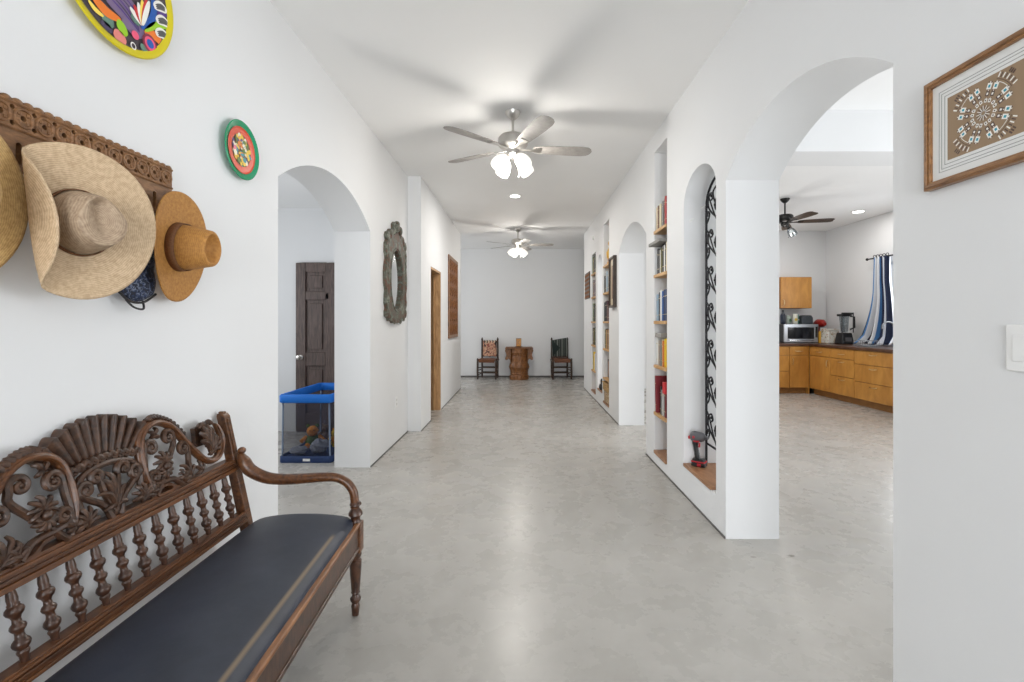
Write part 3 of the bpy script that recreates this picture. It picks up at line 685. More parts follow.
# arms
for s in (-1, 1):
    u = s*(HL+.018)
    A = [(-1.246, .722), (-1.232, .690), (-1.20, .645), (-1.13, .612), (-1.05, .604), (-.96, .608), (-.88, .613), (-.82, .610), (-.775, .588), (-.748, .550), (-.741, .510), (-.741, .478)]
    m = MB(); P = spline([Vector((a-BX, u, b)) for a, b in A], 6); n = len(P)
    rad = []
    for i in range(n):
        t = i/(n-1); rad.append(.010+.018*min(1, t*9) if t < .12 else .028-.009*min(1, (t-.12)/.5))
    m.tube(P, rad, 12, flat=Vector((0, 1, 0)))
    m.ball(Vector((-1.238-BX, u, .732)), (.016, .021, .016), n=10)
    taper(m); m.build('arm', 'bench_wood', bench)
    pl = [(.014, .508), (.024, .500), (.026, .492), (.018, .484), (.015, .478), (.022, .470), (.030, .458), (.031, .448), (.022, .438), (.020, .425), (.024, .418), (.024, .412)]
    m = MB().lathe([(r, z) for r, z in pl[::-1]], Matrix.Translation((-.737-BX, u, 0)), 16); taper(m); m.build('arm_collar', 'spindle_wood', bench)
    m = MB(); m.box((-.764-BX, u-.028, .285), (-.708-BX, u+.028, .415)); taper(m); m.build('corner_block', 'bench_wood', bench, smooth=0, bevel=.005)
    lg = [(.010, 0), (.015, .004), (.017, .03), (.019, .045), (.015, .058), (.022, .068), (.024, .078), (.016, .088), (.0145, .096), (.020, .104), (.018, .110), (.022, .16), (.026, .22), (.027, .245), (.019, .254), (.025, .264), (.027, .274), (.024, .286)]
    m = MB().lathe(lg, Matrix.Translation((-.737-BX, u, 0)), 16); taper(m); m.build('leg', 'spindle_wood', bench)
# seat rails
m = MB(); m.box((-.745-BX, -HL-.0, .300), (-.716-BX, HL, .405)); m.box((-.718-BX, -HL, .303), (-.711-BX, HL, .318)); taper(m); fr2 = m.build('front_rail', 'spindle_wood', bench, smooth=0, bevel=.005)  # darker wood on the front rail carries its shade in the colour
m = MB(); m.box((-.732-BX, -HL, .4055), (-.708-BX, HL, .420)); taper(m); o = m.build('rail_lip', 'worn_wood', fr2, smooth=0, bevel=.006); o['label'] = 'worn lighter brown lip'
for s in (-1, 1):
    m = MB(); a, b = sorted((s*(HL+.005), s*(HL+.032))); m.box((-1.19-BX, a, .31), (-.745-BX, b, .405)); taper(m); m.build('side_rail', 'bench_wood', bench, smooth=0, bevel=.004)
m = MB(); m.box((-1.19-BX, -HL+.0, .33), (-1.165-BX, HL, .40)); m.build('rear_rail', 'bench_wood', bench, smooth=0, bevel=.004)
# domed leather cushion
m = MB(); x0, x1, y0, y1 = -1.185-BX, -.724-BX, -.632, .632
def cush(i, j):
    a = -1+2*i; b = -1+2*j; x = (x0+x1)/2+(x1-x0)/2*a; y = (y0+y1)/2+(y1-y0)/2*b
    # rounded corners in plan
    k = .10; dx = max(0, abs(x-(x0+x1)/2)-((x1-x0)/2-k)); dy = max(0, abs(y)-((y1-y0)/2-k)); dd = math.hypot(dx, dy)
    if dd > k: x = (x0+x1)/2+math.copysign((x1-x0)/2-k+dx*k/dd, a); y = math.copysign((y1-y0)/2-k+dy*k/dd, b)
    e = max(0, 1-min(dd, k)/k) if dd > 0 else 1
    h = .416+.034*(1-abs(a)**2.4)*(1-.25*abs(b)**6)+.014*(1-abs(a)**14)*(1-abs(b)**50)
    return (x, y, h)
m.grid(cush, 41, 81)
nb = 41*81; rim = [i for i in range(41)]+[j*41+40 for j in range(1, 81)]+[80*41+i for i in range(39, -1, -1)]+[j*41 for j in range(79, 0, -1)]
base = len(m.v); low = [Vector((m.v[i].x, m.v[i].y, .404)) for i in rim]; m.v += low
for t in range(len(rim)): m.f.append((rim[t], rim[(t+1) % len(rim)], base+(t+1) % len(rim), base+t)); m.m.append(0)
m.f.append(tuple(base+t for t in range(len(rim)))); m.m.append(0)
taper(m); m.build('seat_cushion', 'seat_leather', bench, smooth=50, sub=0)

# ------------------------------------------------------------------ carved hat rack
RY0, RY1, RZ0, RZ1 = .78, 1.790, 1.70, 1.892
rk = empty('hat_rack', (XL+.001, (RY0+RY1)/2, RZ0), 'long carved brown wooden hat rack with a pierced scalloped top', 'hat rack')
L = (RY1-RY0)/2; fr_ = lambda a, b, w: (w, a, b)
nm = 18; ps = 2*L/nm; zc = .143
top = []
for i in range(nm*2):
    c = L-ps/2*(i+.5)
    top += [(c+ps/4*cos(PI*t/6), .180+.011*sin(PI*t/6)) for t in range(6)]
outer = [(-L+.006, .0), (L-.012, .0), (L-.012, .085), (L, .10)] + top + [(-L, .18), (-L, .10), (-L+.006, .085)]
hl = []
for i in range(nm):
    c = -L+ps*(i+.5); hl.append(circ(c, zc, .0078, 8))
    if i: hl += [circ(-L+ps*i, zc+.021, .0065, 8), circ(-L+ps*i, zc-.021, .0065, 8)]
for c in (-.36, -.2, -.04, .12, .28, .42): hl.append([(c+.008*cos(t), .045+.022*math.copysign(1, sin(t)) + .008*sin(t)) for t in [2*PI*i/14+.001 for i in range(14)]])
m = MB().prism([outer]+hl, fr_, .004, .022); m.build('pierced_board', 'rack_wood', rk, smooth=30)
m = MB()
for i in range(nm):
    c = -L+ps*(i+.5); m.tube([(.0225, c+.0235*cos(2*PI*k/16), zc+.0235*sin(2*PI*k/16)) for k in range(16)], .004, 6, closed=True)
    for q in range(4):
        a = PI/4+q*PI/2; m.ball((.022, c+.0155*cos(a), zc+.0155*sin(a)), (.004, .006, .006), n=6)
m.build('ring_carving', 'rack_wood', rk)
m = MB()
for zz in (.108, .176): m.tube([(.022, -L, zz), (.022, L, zz)], .0045, 6)
for i in range(nm*2):
    c = L-ps/2*(i+.5); m.ball((.019, c, .180), (.008, ps/4*.95, .011), n=8)
m.build('edge_moulding', 'rack_wood', rk)
for c in (-.28, .08, .17, .36):
    m = MB().lathe([(.011, 0), (.009, .008), (.012, .018), (.009, .024), (0, .026)], Matrix.Translation((.021, c, .022)) @ Matrix.Rotation(PI/2-.25, 4, 'Y'), 12); m.build('peg', 'rack_wood', rk)

# ------------------------------------------------------------------ straw hats
def hat(name, loc, axis, roll, mat, label, Rx, Ry, cr, ct, ch, brim, pinch=.0, dent=.02, band='band_brown', bandw=.022, oval=1.12, crown_mat=None, bowl=False):
    """hat hanging on the wall; local +z = out of the crown, x = across, y = up"""
    root = empty(name, loc, label, 'hat')
    z = Vector(axis).normalized(); y = Vector((0, 0, 1)); y = (y-z*y.dot(z)).normalized(); x = y.cross(z)
    M = Matrix((x, y, z)).transposed().to_4x4() @ Matrix.Rotation(roll, 4, 'Z'); root.rotation_euler = M.to_euler()
    n = 64; m = MB()
    def brimf(i, j):
        t = 2*PI*i; ox, oy = cr, cr*oval; rx = ox+(Rx-ox)*j; ry = oy+(Ry-oy)*j
        p = Vector((rx*cos(t), ry*sin(t), 0)); return brim(p, t, j)
    m.grid(brimf, n, 18, closed_u=True); m.build('brim', mat, root, smooth=80, solid=.005)
    m = MB()
    def crown(i, j):
        t = 2*PI*i
        if j < .6:
            q = j/.6; r = cr+(ct-cr)*q**1.3; zz = ch*q
        else:
            q = (j-.6)/.4; r = ct*cos(q*PI/2)**.75 if q < 1 else 0; zz = ch+.10*ch*sin(q*PI/2)
        X, Y = r*cos(t), r*sin(t)*oval
        if pinch and Y > 0 and j > .3: X *= 1-pinch*min(1, Y/(ct*oval))*min(1, (j-.3)/.4)
        rr = math.hypot(X/ct, Y/(ct*oval)) if ct else 0
        if bowl:
            if j >= .6: zz -= dent*max(0, 1-(rr/.82)**2)**.8
        elif j >= .55: zz -= dent*math.exp(-(X/(ct*.42))**2)*(.55+.45*math.tanh(Y/(ct*.5)+.6))*min(1, (1-min(rr, 1))*4+.0)
        return Vector((X, Y, zz))
    m.grid(crown, n, 30, closed_u=True); m.build('crown', crown_mat or mat, root, smooth=80)
    m = MB()
    def bandf(i, j):
        t = 2*PI*i; q = j*bandw/ch; r = cr+(ct-cr)*q**1.3+.003; return Vector((r*cos(t), r*sin(t)*oval, .003+j*bandw))
    m.grid(bandf, n, 3, closed_u=True); m.build('hat_band', band, root, smooth=60, solid=.002)
    return root
FA = 1.85
def brim_fold(xf, rb=.035, droop=0.0, sway=.0):        # one side of the brim folded up along a straight line, x < -xf
    def f(p, t, j):
        p = p.copy(); p.z = droop*j*j+sway*j*j*sin(2*t)
        e = -p.x-xf
        if e > 0:
            th = min(e/rb, FA); rest = max(0, e-rb*FA)
            p.x = -xf-rb*sin(th)-rest*cos(FA); p.z += rb*(1-cos(th))+rest*sin(FA)
        return p
    return f
hat('straw_hat', (-1.255, 1.330, 1.580), (1, -.33, -.02), R(5), 'straw_pale', 'large pale woven straw hat with one side of its brim rolled up', .200, .216, .080, .060, .105, brim_fold(.088, .03, .012, .012), .42, .030, 'band_brown', .012, crown_mat='straw_grey_brown')
hat('straw_hat', (-1.304, 1.005, 1.60), (1, -.02, 0), 0, 'straw_gold', 'golden straw hat cut off by the photo edge beside the pale rolled hat', .232, .235, .095, .08, .105, brim_fold(.6, .03, .0), .25, .02, 'straw_gold', .02)
hat('straw_hat', (-1.292, 1.768, 1.582), (1, .06, -.05), R(0), 'straw_amber', 'orange brown straw hat with a tall crown at the rack end', .162, .206, .078, .060, .120, lambda p, t, j: Vector((p.x, p.y, .025*j*j*cos(t)**2*(1 if cos(t) < 0 else .2)+.006*sin(2*t)*j)), .10, .045, 'band_brown', .030, bowl=True)
# dark patterned face covering hanging between the two hats
ms = empty('cloth_mask', (-1.335, 1.60, 1.315), 'dark blue patterned cloth mask hanging behind the hats', 'mask')
m = MB(); m.grid(lambda i, j: (.012+.018*sin(PI*i)*sin(PI*j)+.006*sin(9*j), -.065+.15*i+.02*j, .085+.19*j-.03*sin(PI*i)*(1-j)), 13, 15); m.build('cloth', 'paisley', ms, solid=.003)
m = MB().tube(spline([(.02, -.068, .085), (.025, -.03, .055), (.03, .02, .053), (.02, .088, .085)], 6), .004, 6)
m.tube(spline([(.02, -.04, .06), (.03, -.02, .035), (.03, .02, .030), (.02, .03, .058)], 5), .0035, 6); m.build('strap', 'cord_black', ms)

# ------------------------------------------------------------------ painted plates
def plate(name, Y, Z, Rr, label, rings, rim_d=.022):
    o = empty(name, (XL+.002, Y, Z), label, 'plate'); M = Matrix.Rotation(PI/2, 4, 'Y')
    pr = [(Rr*.55, 0), (Rr*.60, .004), (Rr*.80, rim_d*.55), (Rr*.99, rim_d), (Rr, rim_d+.004), (Rr*.985, rim_d+.006)]
    return o, M
def petal(P, W, m, mi, w):                            # tapered stroke on the plate, flat painted shape
    S = spline([Vector((p[0], p[1], 0)) for p in P], 6); n = len(S); L_, R_ = [], []
    for i in range(n):
        t = (S[min(i+1, n-1)]-S[max(i-1, 0)]).normalized(); nn = Vector((-t.y, t.x, 0)); q = i/(n-1)
        ww = W*(sin(PI*min(1, max(0, .04+.92*q)))**.6); L_.append(S[i]+nn*ww); R_.append(S[i]-nn*ww)
    b = len(m.v); m.v += [Vector((w, p.x, p.y)) for p in L_+R_]
    for i in range(n-1): m.f.append((b+i, b+i+1, b+n+i+1, b+n+i)); m.m.append(mi)
def blob(m, c, rx, ry, rot, mi, w, n=18):
    b = len(m.v)
    for i in range(n):
        t = 2*PI*i/n; x, y = rx*cos(t), ry*sin(t); m.v.append(Vector((w, c[0]+x*cos(rot)-y*sin(rot), c[1]+x*sin(rot)+y*cos(rot))))
    m.f.append(tuple(range(b, b+n))); m.m.append(mi)
PY, PZ, PR = 1.552, 2.440, .239
pcols = [col(62, 54, 60), col(206, 190, 14), col(120, 100, 135), col(232, 120, 30), col(92, 128, 112), col(150, 200, 30), col(222, 130, 120), col(232, 84, 120), col(16, 84, 168),
         col(238, 236, 230), col(96, 96, 96), col(130, 40, 64), col(80, 50, 130), col(196, 40, 40), col(70, 60, 90), col(250, 220, 90)]
pl = empty('painted_plate', (XL+.001, PY, PZ), 'large round folk plate with a yellow rim, high above the hat rack', 'plate')
Mx = Matrix.Rotation(PI/2, 4, 'Y')
m = MB().lathe([(.10, .0), (PR*.84, .012), (PR-.006, .022), (PR, .026), (PR-.004, .030), (PR-.012, .030), (PR*.90, .024), (PR*.86, .019), (.10, .016), (0, .016)], Mx, 64, 0)
o = m.build('dish', [pcols[1]], pl)
m = MB()
def zp(x, y): 
    a, b = onX(70+x/8.533, y/8.533, XL+.024); return (a-PY, b-PZ)
W0 = .0165
def ring(m, r0, r1, mi, w, n=64):
    m.lathe([(r0, w), (r1, w+.0004)], Mx, n, mi)
cf = [(PR*.872*cos(2*PI*i/64), PR*.872*sin(2*PI*i/64)) for i in range(64)]
m.lathe([(0, W0), (.10, W0), (PR*.86, W0+.0032), (PR*.885, W0+.0065)], Mx, 64, 0, cap=False)
def pt(P, W, mi, lv): petal([zp(*p) for p in P], W, m, mi, W0+.0040+.0006*lv)
pt([(300, -60), (470, 60), (560, 200), (640, 290)], .052, 2, 0)
for k in range(5): pt([(330+k*32, -40), (450+k*26, 90), (600, 280)], .0028, 14 if k % 2 else 12, 1+k*.1)
pt([(190, -40), (260, 40), (330, 110), (440, 175)], .017, 3, 2)
pt([(160, 0), (220, 80), (290, 140)], .008, 15, 2); pt([(280, 110), (330, 170), (380, 210)], .022, 4, 1); pt([(270, 180), (320, 230), (370, 270)], .014, 14, 1)
pt([(400, 195), (440, 230), (485, 310)], .020, 5, 3); pt([(375, 265), (430, 320), (480, 375)], .022, 6, 3)
blob(m, zp(557, 300), .016, .014, .4, 7, W0+.007)
pt([(690, -40), (720, 60), (700, 170), (610, 240)], .015, 8, 4); pt([(640, 262), (740, 215), (835, 235)], .012, 5, 4)
pt([(640, 280), (730, 310), (800, 400)], .017, 3, 3)
for (x, y) in ((770, 60), (790, 180), (785, 290)):
    pt([(x-55, y-5), (x, y-5), (x+55, y+40)], .018, 9, 5)
    for k in (-1, 0, 1): pt([(x-38+k*4, y+k*16-4), (x+4, y+k*16), (x+40, y+k*12+24)], .0042, 10, 6)
pt([(740, 130), (780, 118), (830, 130)], .010, 12, 4)
for i, (x, y, mi) in enumerate(((510, 60, 9), (545, 40, 13), (580, 20, 9), (615, 0, 15), (650, -10, 13), (675, 10, 9))): pt([(615, 215), ((615+x)/2, (215+y)/2), (x, y)], .010, mi, 5+i*.3)
pt([(520, 120), (560, 170), (595, 215)], .012, 4, 4)
for r_, mi, lv in ((.034, 11, 5), (.025, 7, 6), (.016, 8, 7)): blob(m, zp(682, 375), r_, r_*.95, 0, mi, W0+.004+.0006*lv)
pt([(600, 380), (640, 420), (690, 460)], .013, 4, 4); blob(m, zp(540, 392), .012, .012, 0, 9, W0+.007); blob(m, zp(540, 392), .008, .008, 0, 0, W0+.0076)
# upper half: feathers and leaves continuing the bird
for k in range(7):
    a = R(35+k*20); pcx = [( .05*cos(a), .02+.05*sin(a)), (.11*cos(a+.1), .02+.11*sin(a+.1)), (.17*cos(a), .02+.165*sin(a))]
    petal(pcx, .017, m, [3, 8, 5, 13, 4, 7, 12][k], W0+.0085); petal(pcx, .006, m, 9, W0+.0091)
m.build('painted_face', pcols, pl, smooth=0, norm=False)
q = 2.235, 2.116, .137
sp_ = empty('painted_plate', (XL+.001, q[0], q[1]), 'small green and red painted plate near the arched opening', 'plate')
gcols = [col(14, 140, 96, .25), col(206, 74, 48, .25), col(120, 90, 60), col(230, 190, 60), col(220, 120, 140), col(80, 60, 110), col(60, 140, 150), col(236, 224, 200), col(90, 120, 50), col(226, 130, 60)]
r_ = q[2]; m = MB().lathe([(.06, 0), (r_*.8, .014), (r_-.004, .024), (r_, .028), (r_-.004, .031), (r_*.78, .022), (r_*.74, .019), (0, .015)], Mx, 56, 0); m.build('dish', [gcols[0]], sp_)
m = MB().lathe([(0, .0165), (r_*.54, .0185), (r_*.58, .0195)], Mx, 56, 2, cap=False); m.lathe([(r_*.55, .0205), (r_*.74, .0215), (r_*.79, .0245)], Mx, 56, 1, cap=False)
rr_ = random.Random(5)
for i in range(90):
    a = rr_.uniform(0, 2*PI); rad = r_*.50*math.sqrt(rr_.uniform(0, 1)); blob(m, (rad*cos(a), rad*sin(a)), rr_.uniform(.008, .018), rr_.uniform(.006, .013), rr_.uniform(0, 3), rr_.choice([3, 4, 5, 6, 7, 8, 9, 3]), .0205+i*.00003, 12)
m.build('painted_face', gcols, sp_, smooth=0, norm=False)
MB().tube([(.004, -.008, r_-.002), (.006, 0, r_+.010), (.004, .008, r_-.002)], .0022, 6).build('hanger', 'steel', sp_)

# ------------------------------------------------------------------ carved oval mirror on the wall
MY, MZ = 4.985, 1.74
mr = empty('wall_mirror', (XL+.001, MY, MZ), 'tall carved green and brown wooden mirror frame with an oval glass', 'mirror')
half = [(0, .50), (.035, .535), (.045, .575), (.03, .60), (.055, .605), (.085, .575), (.085, .52), (.11, .505), (.16, .50), (.195, .46), (.225, .455), (.245, .415), (.225, .375), (.25, .335), (.255, .25), (.235, .19), (.25, .14), (.265, .05), (.262, -.06), (.24, -.12), (.25, -.17), (.255, -.25), (.235, -.30), (.25, -.335), (.245, -.385), (.20, -.40), (.185, -.43), (.13, -.425), (.10, -.45), (.04, -.44), (0, -.455)]
hp = [(p[0]*1.55, p[1]) for p in half]
outl = [(-a, b) for a, b in hp] + [(a, b) for a, b in hp[::-1][1:-1]]
outl = [(a, b) for a, b in outl]
outl += []
ov = circ(-.02, .0, .225, 40, .315)
m = MB().tube([(.036, -.02+.242*cos(2*PI*i/48), .332*sin(2*PI*i/48)) for i in range(48)], .008, 8, closed=True); m.build('inner_moulding', 'patina', mr)
m = MB().prism([outl, ov], fx, .0, .036)
for s in (-1, 1):
    for (a, b, r) in ((.33, .40, .040), (.345, .30, .03), (.35, .06, .032), (.345, -.22, .032), (.335, -.345, .042), (.26, -.40, .03), (.24, .455, .036), (.12, -.425, .034), (.12, .50, .035)):
        m.ball((.034, s*a, b), (.014, r, r*1.15), n=10)
    for (a0, b0, a1, b1) in ((.34, .27, .345, .10), (.345, .02, .34, -.18), (.30, .37, .22, .44)): m.tube([(.030, s*a0, b0), (.033, s*(a0+a1)/2, (b0+b1)/2), (.030, s*a1, b1)], [.010, .016, .010], 8)
m.build('frame', 'patina', mr, smooth=30)
m = MB(); m.ball((.03, 0, .60), (.03, .045, .030), n=10); m.ball((.03, 0, .555), (.028, .06, .05), n=10); m.ball((.04, .075, .535), (.03, .04, .05), n=10); m.ball((.04, -.075, .535), (.03, .04, .05), n=10); m.build('crest', 'patina', mr)
MB().prism([circ(-.02, 0, .235, 40, .325)], fx, .003, .009).build('mirror_glass', 'mirror_silver', mr, smooth=0)

# ------------------------------------------------------------------ carved wooden panel past the doorway
wp = empty('carved_wall_art', (XS+.001, 8.14, 1.03), 'reddish brown carved wooden panel hanging past the doorway', 'wall panel')
m = MB().box((0, -.52, 0), (.014, .52, 1.37)); m.build('panel', 'panel_wood', wp, smooth=0, bevel=.003)
m = MB()
for (a0, b0, a1, b1) in ((-.52, 0, .52, .05), (-.52, 1.32, .52, 1.37), (-.52, .05, -.47, 1.32), (.47, .05, .52, 1.32)): m.box((.014, a0, b0), (.020, a1, b1))
m.build('frame', 'frame_wood', wp, smooth=0, bevel=.003)
m = MB()
for i in range(4):
    for j in range(6):
        c = (-.345+.23*i, .155+.212*j)
        m.tube([(.014, c[0]+.075*cos(2*PI*k/14), c[1]+.075*sin(2*PI*k/14)) for k in range(14)], .010, 6, closed=True)
        for k in range(6): m.ball((.014, c[0]+.038*cos(PI*k/3+j), c[1]+.038*sin(PI*k/3+j)), (.010, .020, .020), n=6)
        m.ball((.015, *c), (.012, .018, .018), n=6)
m.build('relief_carving', 'panel_wood', wp)

# ------------------------------------------------------------------ framed pictures on the right wall
FY0, FY1, FZ0, FZ1 = 1.055, 1.402, 1.688, 2.004
fx2 = lambda a, b, w: (-w, a, b)
pc = empty('framed_picture', (XR-.001, (FY0+FY1)/2, (FZ0+FZ1)/2), 'wood framed tan art with a round white and turquoise medallion', 'picture')
hw_, hh_ = (FY1-FY0)/2, (FZ1-FZ0)/2
def frame_mb(hw, hh, t, d): 
    m = MB(); m.prism([rect(-hw, -hh, hw, hh), rect(-hw+t, -hh+t, hw-t, hh-t)], fx2, 0, d); m.prism([rect(-hw+t*.25, -hh+t*.25, hw-t*.25, hh-t*.25), rect(-hw+t*.7, -hh+t*.7, hw-t*.7, hh-t*.7)], fx2, d-.001, d+.004); return m
frame_mb(hw_, hh_, .021, .022).build('frame', 'frame_wood', pc, smooth=0, bevel=.002)
wm, gm, am = col(226, 226, 224, .7), col(150, 150, 148, .7), col(150, 126, 100, .8)
m = MB().prism([rect(-hw_+.02, -hh_+.02, hw_-.02, hh_-.02)], fx2, .004, .012)
for k, ins in enumerate((.042, .050, .060)): m.prism([rect(-hw_+ins, -hh_+ins, hw_-ins, hh_-ins), rect(-hw_+ins+.0016, -hh_+ins+.0016, hw_-ins-.0016, hh_-ins-.0016)], fx2, .0119, .0128, 1)
m.build('mat', [wm, gm], pc, smooth=0)
ih, iv = hw_-.070, hh_-.070
m = MB().prism([rect(-ih, -iv, ih, iv)], fx2, .0118, .0130, 0)
ac = [am, col(238, 236, 230), col(84, 62, 52), col(40, 150, 170), col(180, 160, 136)]
def sq(c, a, wx, wy, mi, lv=0):
    b = len(m.v)
    for (p, q_) in ((-wx, -wy), (wx, -wy), (wx, wy), (-wx, wy)): m.v.append(Vector((-(.0133+.0002*lv), c[0]+p*cos(a)-q_*sin(a), c[1]+p*sin(a)+q_*cos(a))))
    m.f.append((b, b+1, b+2, b+3)); m.m.append(mi)
for k in range(24): sq((.012*cos(k*PI/12), .012*sin(k*PI/12)), k*PI/12, .007, .0008, 2 if k % 2 else 1, 1)
for k in range(8):
    a = k*PI/4+PI/8
    for t in (-1, 1):
        for r_i, (rad, sz) in enumerate(((.030, .006), (.046, .008), (.064, .010))):
            cx = rad*cos(a)-t*sz*.9*sin(a); cy = rad*sin(a)+t*sz*.9*cos(a)
            sq((cx, cy), a, sz*.75, sz*.62, 1 if r_i != 1 else 2, 1); sq((cx, cy), a, sz*.35, sz*.3, 2 if r_i == 0 else (3 if r_i == 2 else 1), 2)
            for e in (-1, 0, 1): sq((cx+sz*.95*cos(a)-e*sz*.4*sin(a), cy+sz*.95*sin(a)+e*sz*.4*cos(a)), a, sz*.18, sz*.12, 2 if e else 1, 2)
    if k % 2 == 0:
        a2 = a+PI/8
        for t in range(-4, 5):
            aa = a2+t*.075; sq((.090*cos(aa), .090*sin(aa)), aa, .006, .0016, 2 if t % 2 else 1, 1)
        for rad in (.074, .080): 
            for t in range(-5, 6): aa = a2+t*.06; sq((rad*cos(aa), rad*sin(aa)), aa, .0008, .0026, 1 if rad < .078 else 2, 1)
        for e in (-1, 0, 1): sq((.104*cos(a2+e*.06), .104*sin(a2+e*.06)), a2, .005, .002, 2, 1)
m.build('art_print', ac, pc, smooth=0, norm=False)
p2 = empty('framed_picture', (XR-.001, 6.215, 1.828), 'tall dark framed picture on the wall past the second arch', 'picture')
m = frame_mb(.165, .335, .028, .042); m.build('frame', 'dark_frame', p2, smooth=0, bevel=.003)
m = MB().prism([rect(-.14, -.31, .14, .31)], fx2, .004, .02); m.prism([rect(-.075, -.22, .075, .22)], fx2, .0199, .0215, 1); m.build('print', [col(190, 176, 150), col(120, 92, 70)], p2, smooth=0)
p3 = empty('wall_hanging', (XR-.001, 8.70, 1.97), 'small brown striped wooden wall hanging at the far end of the hall', 'wall hanging')
m = MB().prism([rect(-.30, -.24, .30, .24)], fx2, 0, .014); m.build('backing', 'dark_frame', p3, smooth=0)
m = MB()
for k in range(6): m.prism([rect(-.29, -.225+k*.078, .29, -.185+k*.078)], fx2, .0139, .018)
m.build('slats', 'panel_wood', p3, smooth=0, bevel=.003)
# switch plate, wall outlet, small sensor
sw = empty('light_switch', (XR-.0005, 1.122, 1.236), 'white light switch plate on the wall below the framed art', 'light switch')
m = MB().prism([rect(-.058, -.058, .058, .058)], fx2, 0, .006); m.build('plate', 'white_plastic', sw, smooth=0, bevel=.003)
for c in (-.023, .023): MB().prism([rect(c-.0165, -.033, c+.0165, .033)], fx2, .0055, .0085).build('rocker', 'white_plastic', sw, smooth=0, bevel=.0015)
ol = empty('wall_outlet', (XL+.0005, 5.06, .44), 'white electrical outlet low on the wall below the oval mirror', 'outlet')
MB().prism([rect(-.036, -.058, .036, .058)], fx, 0, .006).build('plate', 'white_plastic', ol, smooth=0, bevel=.003)
m = MB(); m.prism([circ(0, .022, .015, 14)], fx, .0055, .008); m.prism([circ(0, -.022, .015, 14)], fx, .0055, .008); m.build('socket', col(200, 200, 196), ol, smooth=0)
o = MB().lathe([(.035, 0), (.035, .02), (.02, .032), (0, .034)], Matrix.Translation((XR-.0005, 7.96, 2.72)) @ Matrix.Rotation(-PI/2, 4, 'Y'), 18).build('motion_sensor', 'white_plastic'); tag(o, 'small white round sensor high on the wall at the hall end', 'sensor')
# ------------------------------------------------------------------ ceiling fans
def make_fan(name, loc, label, metal, bladem, Rb=.66, blade_w=.068, drop=.19, shades=4, shade_mat='lamp_glow', group=None, rz=0, housing=.122):
    f = empty(name, loc, label, 'ceiling fan', group, rz)
    MB().lathe([(0, -.062), (.022, -.062), (.03, -.055), (.05, -.035), (.062, -.012), (.064, -.001), (0, -.001)], None, 28).build('canopy', metal, f)
    MB().lathe([(.011, -drop-.02), (.011, -.055)], None, 12).build('downrod', metal, f)
    z0 = -drop; h = housing
    MB().lathe([(0, z0), (.04, z0), (h*.85, z0-.012), (h, z0-.035), (h, z0-.085), (h*.86, z0-.105), (h*.5, z0-.125), (h*.42, z0-.130), (0, z0-.130)], None, 32).build('motor_housing', metal, f)
    zb = z0-.115
    for k in range(5):
        a = 2*PI*k/5; M = Matrix.Rotation(a, 4, 'Z')
        m = MB(); T = M @ Matrix.Translation((0, 0, zb)) @ Matrix.Rotation(R(-11), 4, 'X')
        n = 14; up = []; 
        prof = [(.17, .030), (.185, .045), (.22, .052), (.35, blade_w*.92), (.5, blade_w), (.58, blade_w), (.625, blade_w*.86), (.648, blade_w*.55), (Rb, blade_w*.12)]
        pol = [(x*Rb/.66, w) for x, w in prof] + [(x*Rb/.66, -w) for x, w in prof[::-1]]
        m.prism([pol], lambda p, q, w: T @ Vector((p, q, w)), -.003, .003); bl = m.build('blade', bladem, f, smooth=0, bevel=.0015)
        m = MB(); pol = [(h*.5, .018), (h*.9, .012), (.165, .02), (.21, .034), (.235, .030), (.235, -.030), (.21, -.034), (.165, -.02), (h*.9, -.012), (h*.5, -.018)]
        m.prism([pol], lambda p, q, w: T @ Vector((p, q, w)), -.009, -.0032); m.build('blade_bracket', metal, bl, smooth=0, bevel=.001)
    zk = z0-.13
    MB().lathe([(.052, zk+.004), (.056, zk-.012), (.05, zk-.035), (.03, zk-.045), (.02, zk-.06), (0, zk-.063)], None, 24).build('light_kit', metal, f)
    for k in range(shades):
        a = 2*PI*k/shades+R(32); dirv = Vector((cos(a)*.68, sin(a)*.68, -.74)).normalized(); st_ = Vector((cos(a)*.045, sin(a)*.045, zk-.03))
        M = Matrix.Translation(st_) @ Vector((0, 0, 1)).rotation_difference(dirv).to_matrix().to_4x4()
        MB().lathe([(.012, -.01), (.013, .03), (.024, .034), (.026, .05), (.02, .052)], M, 16).build('lamp_arm', metal, f)
        sh = MB().lathe([(.024, .045), (.034, .056), (.050, .085), (.058, .12), (.060, .15), (.056, .175), (.052, .176), (.055, .15), (.053, .12), (.046, .088), (.03, .06), (.022, .05)], M, 24).build('lamp_shade', shade_mat, f)
        MB().ball(M @ Vector((0, 0, .105)), .026, n=10).build('bulb', 'lamp_glow', sh)
    MB().tube([(.05, .02, zk-.02), (.05, .02, zk-.20)], .0012, 5).ball((.05, .02, zk-.205), .006, n=8).build('pull_chain', metal, f)
    return f
HX = -.075
def lamp(name, typ, loc, energy, color=(1, .95, .88), **k):
    l = bpy.data.lights.new(name, typ); l.energy = energy; l.color = color
    for a, b in k.items(): setattr(l, a, b)
    o = bpy.data.objects.new(name, l); COL.objects.link(o); o.location = loc; return o
fan1 = make_fan('ceiling_fan', (HX, 3.87, ZC), 'brushed nickel ceiling fan over the hall, the closer of the two in the hall', 'nickel', 'blade_wood', group='hall ceiling fans', rz=R(6))
fan2 = copy_tree(fan1); fan2.location = (HX, 8.7, ZC); fan2.rotation_euler.z = R(-2)
fan2['label'] = 'brushed nickel ceiling fan at the far end of the hall'
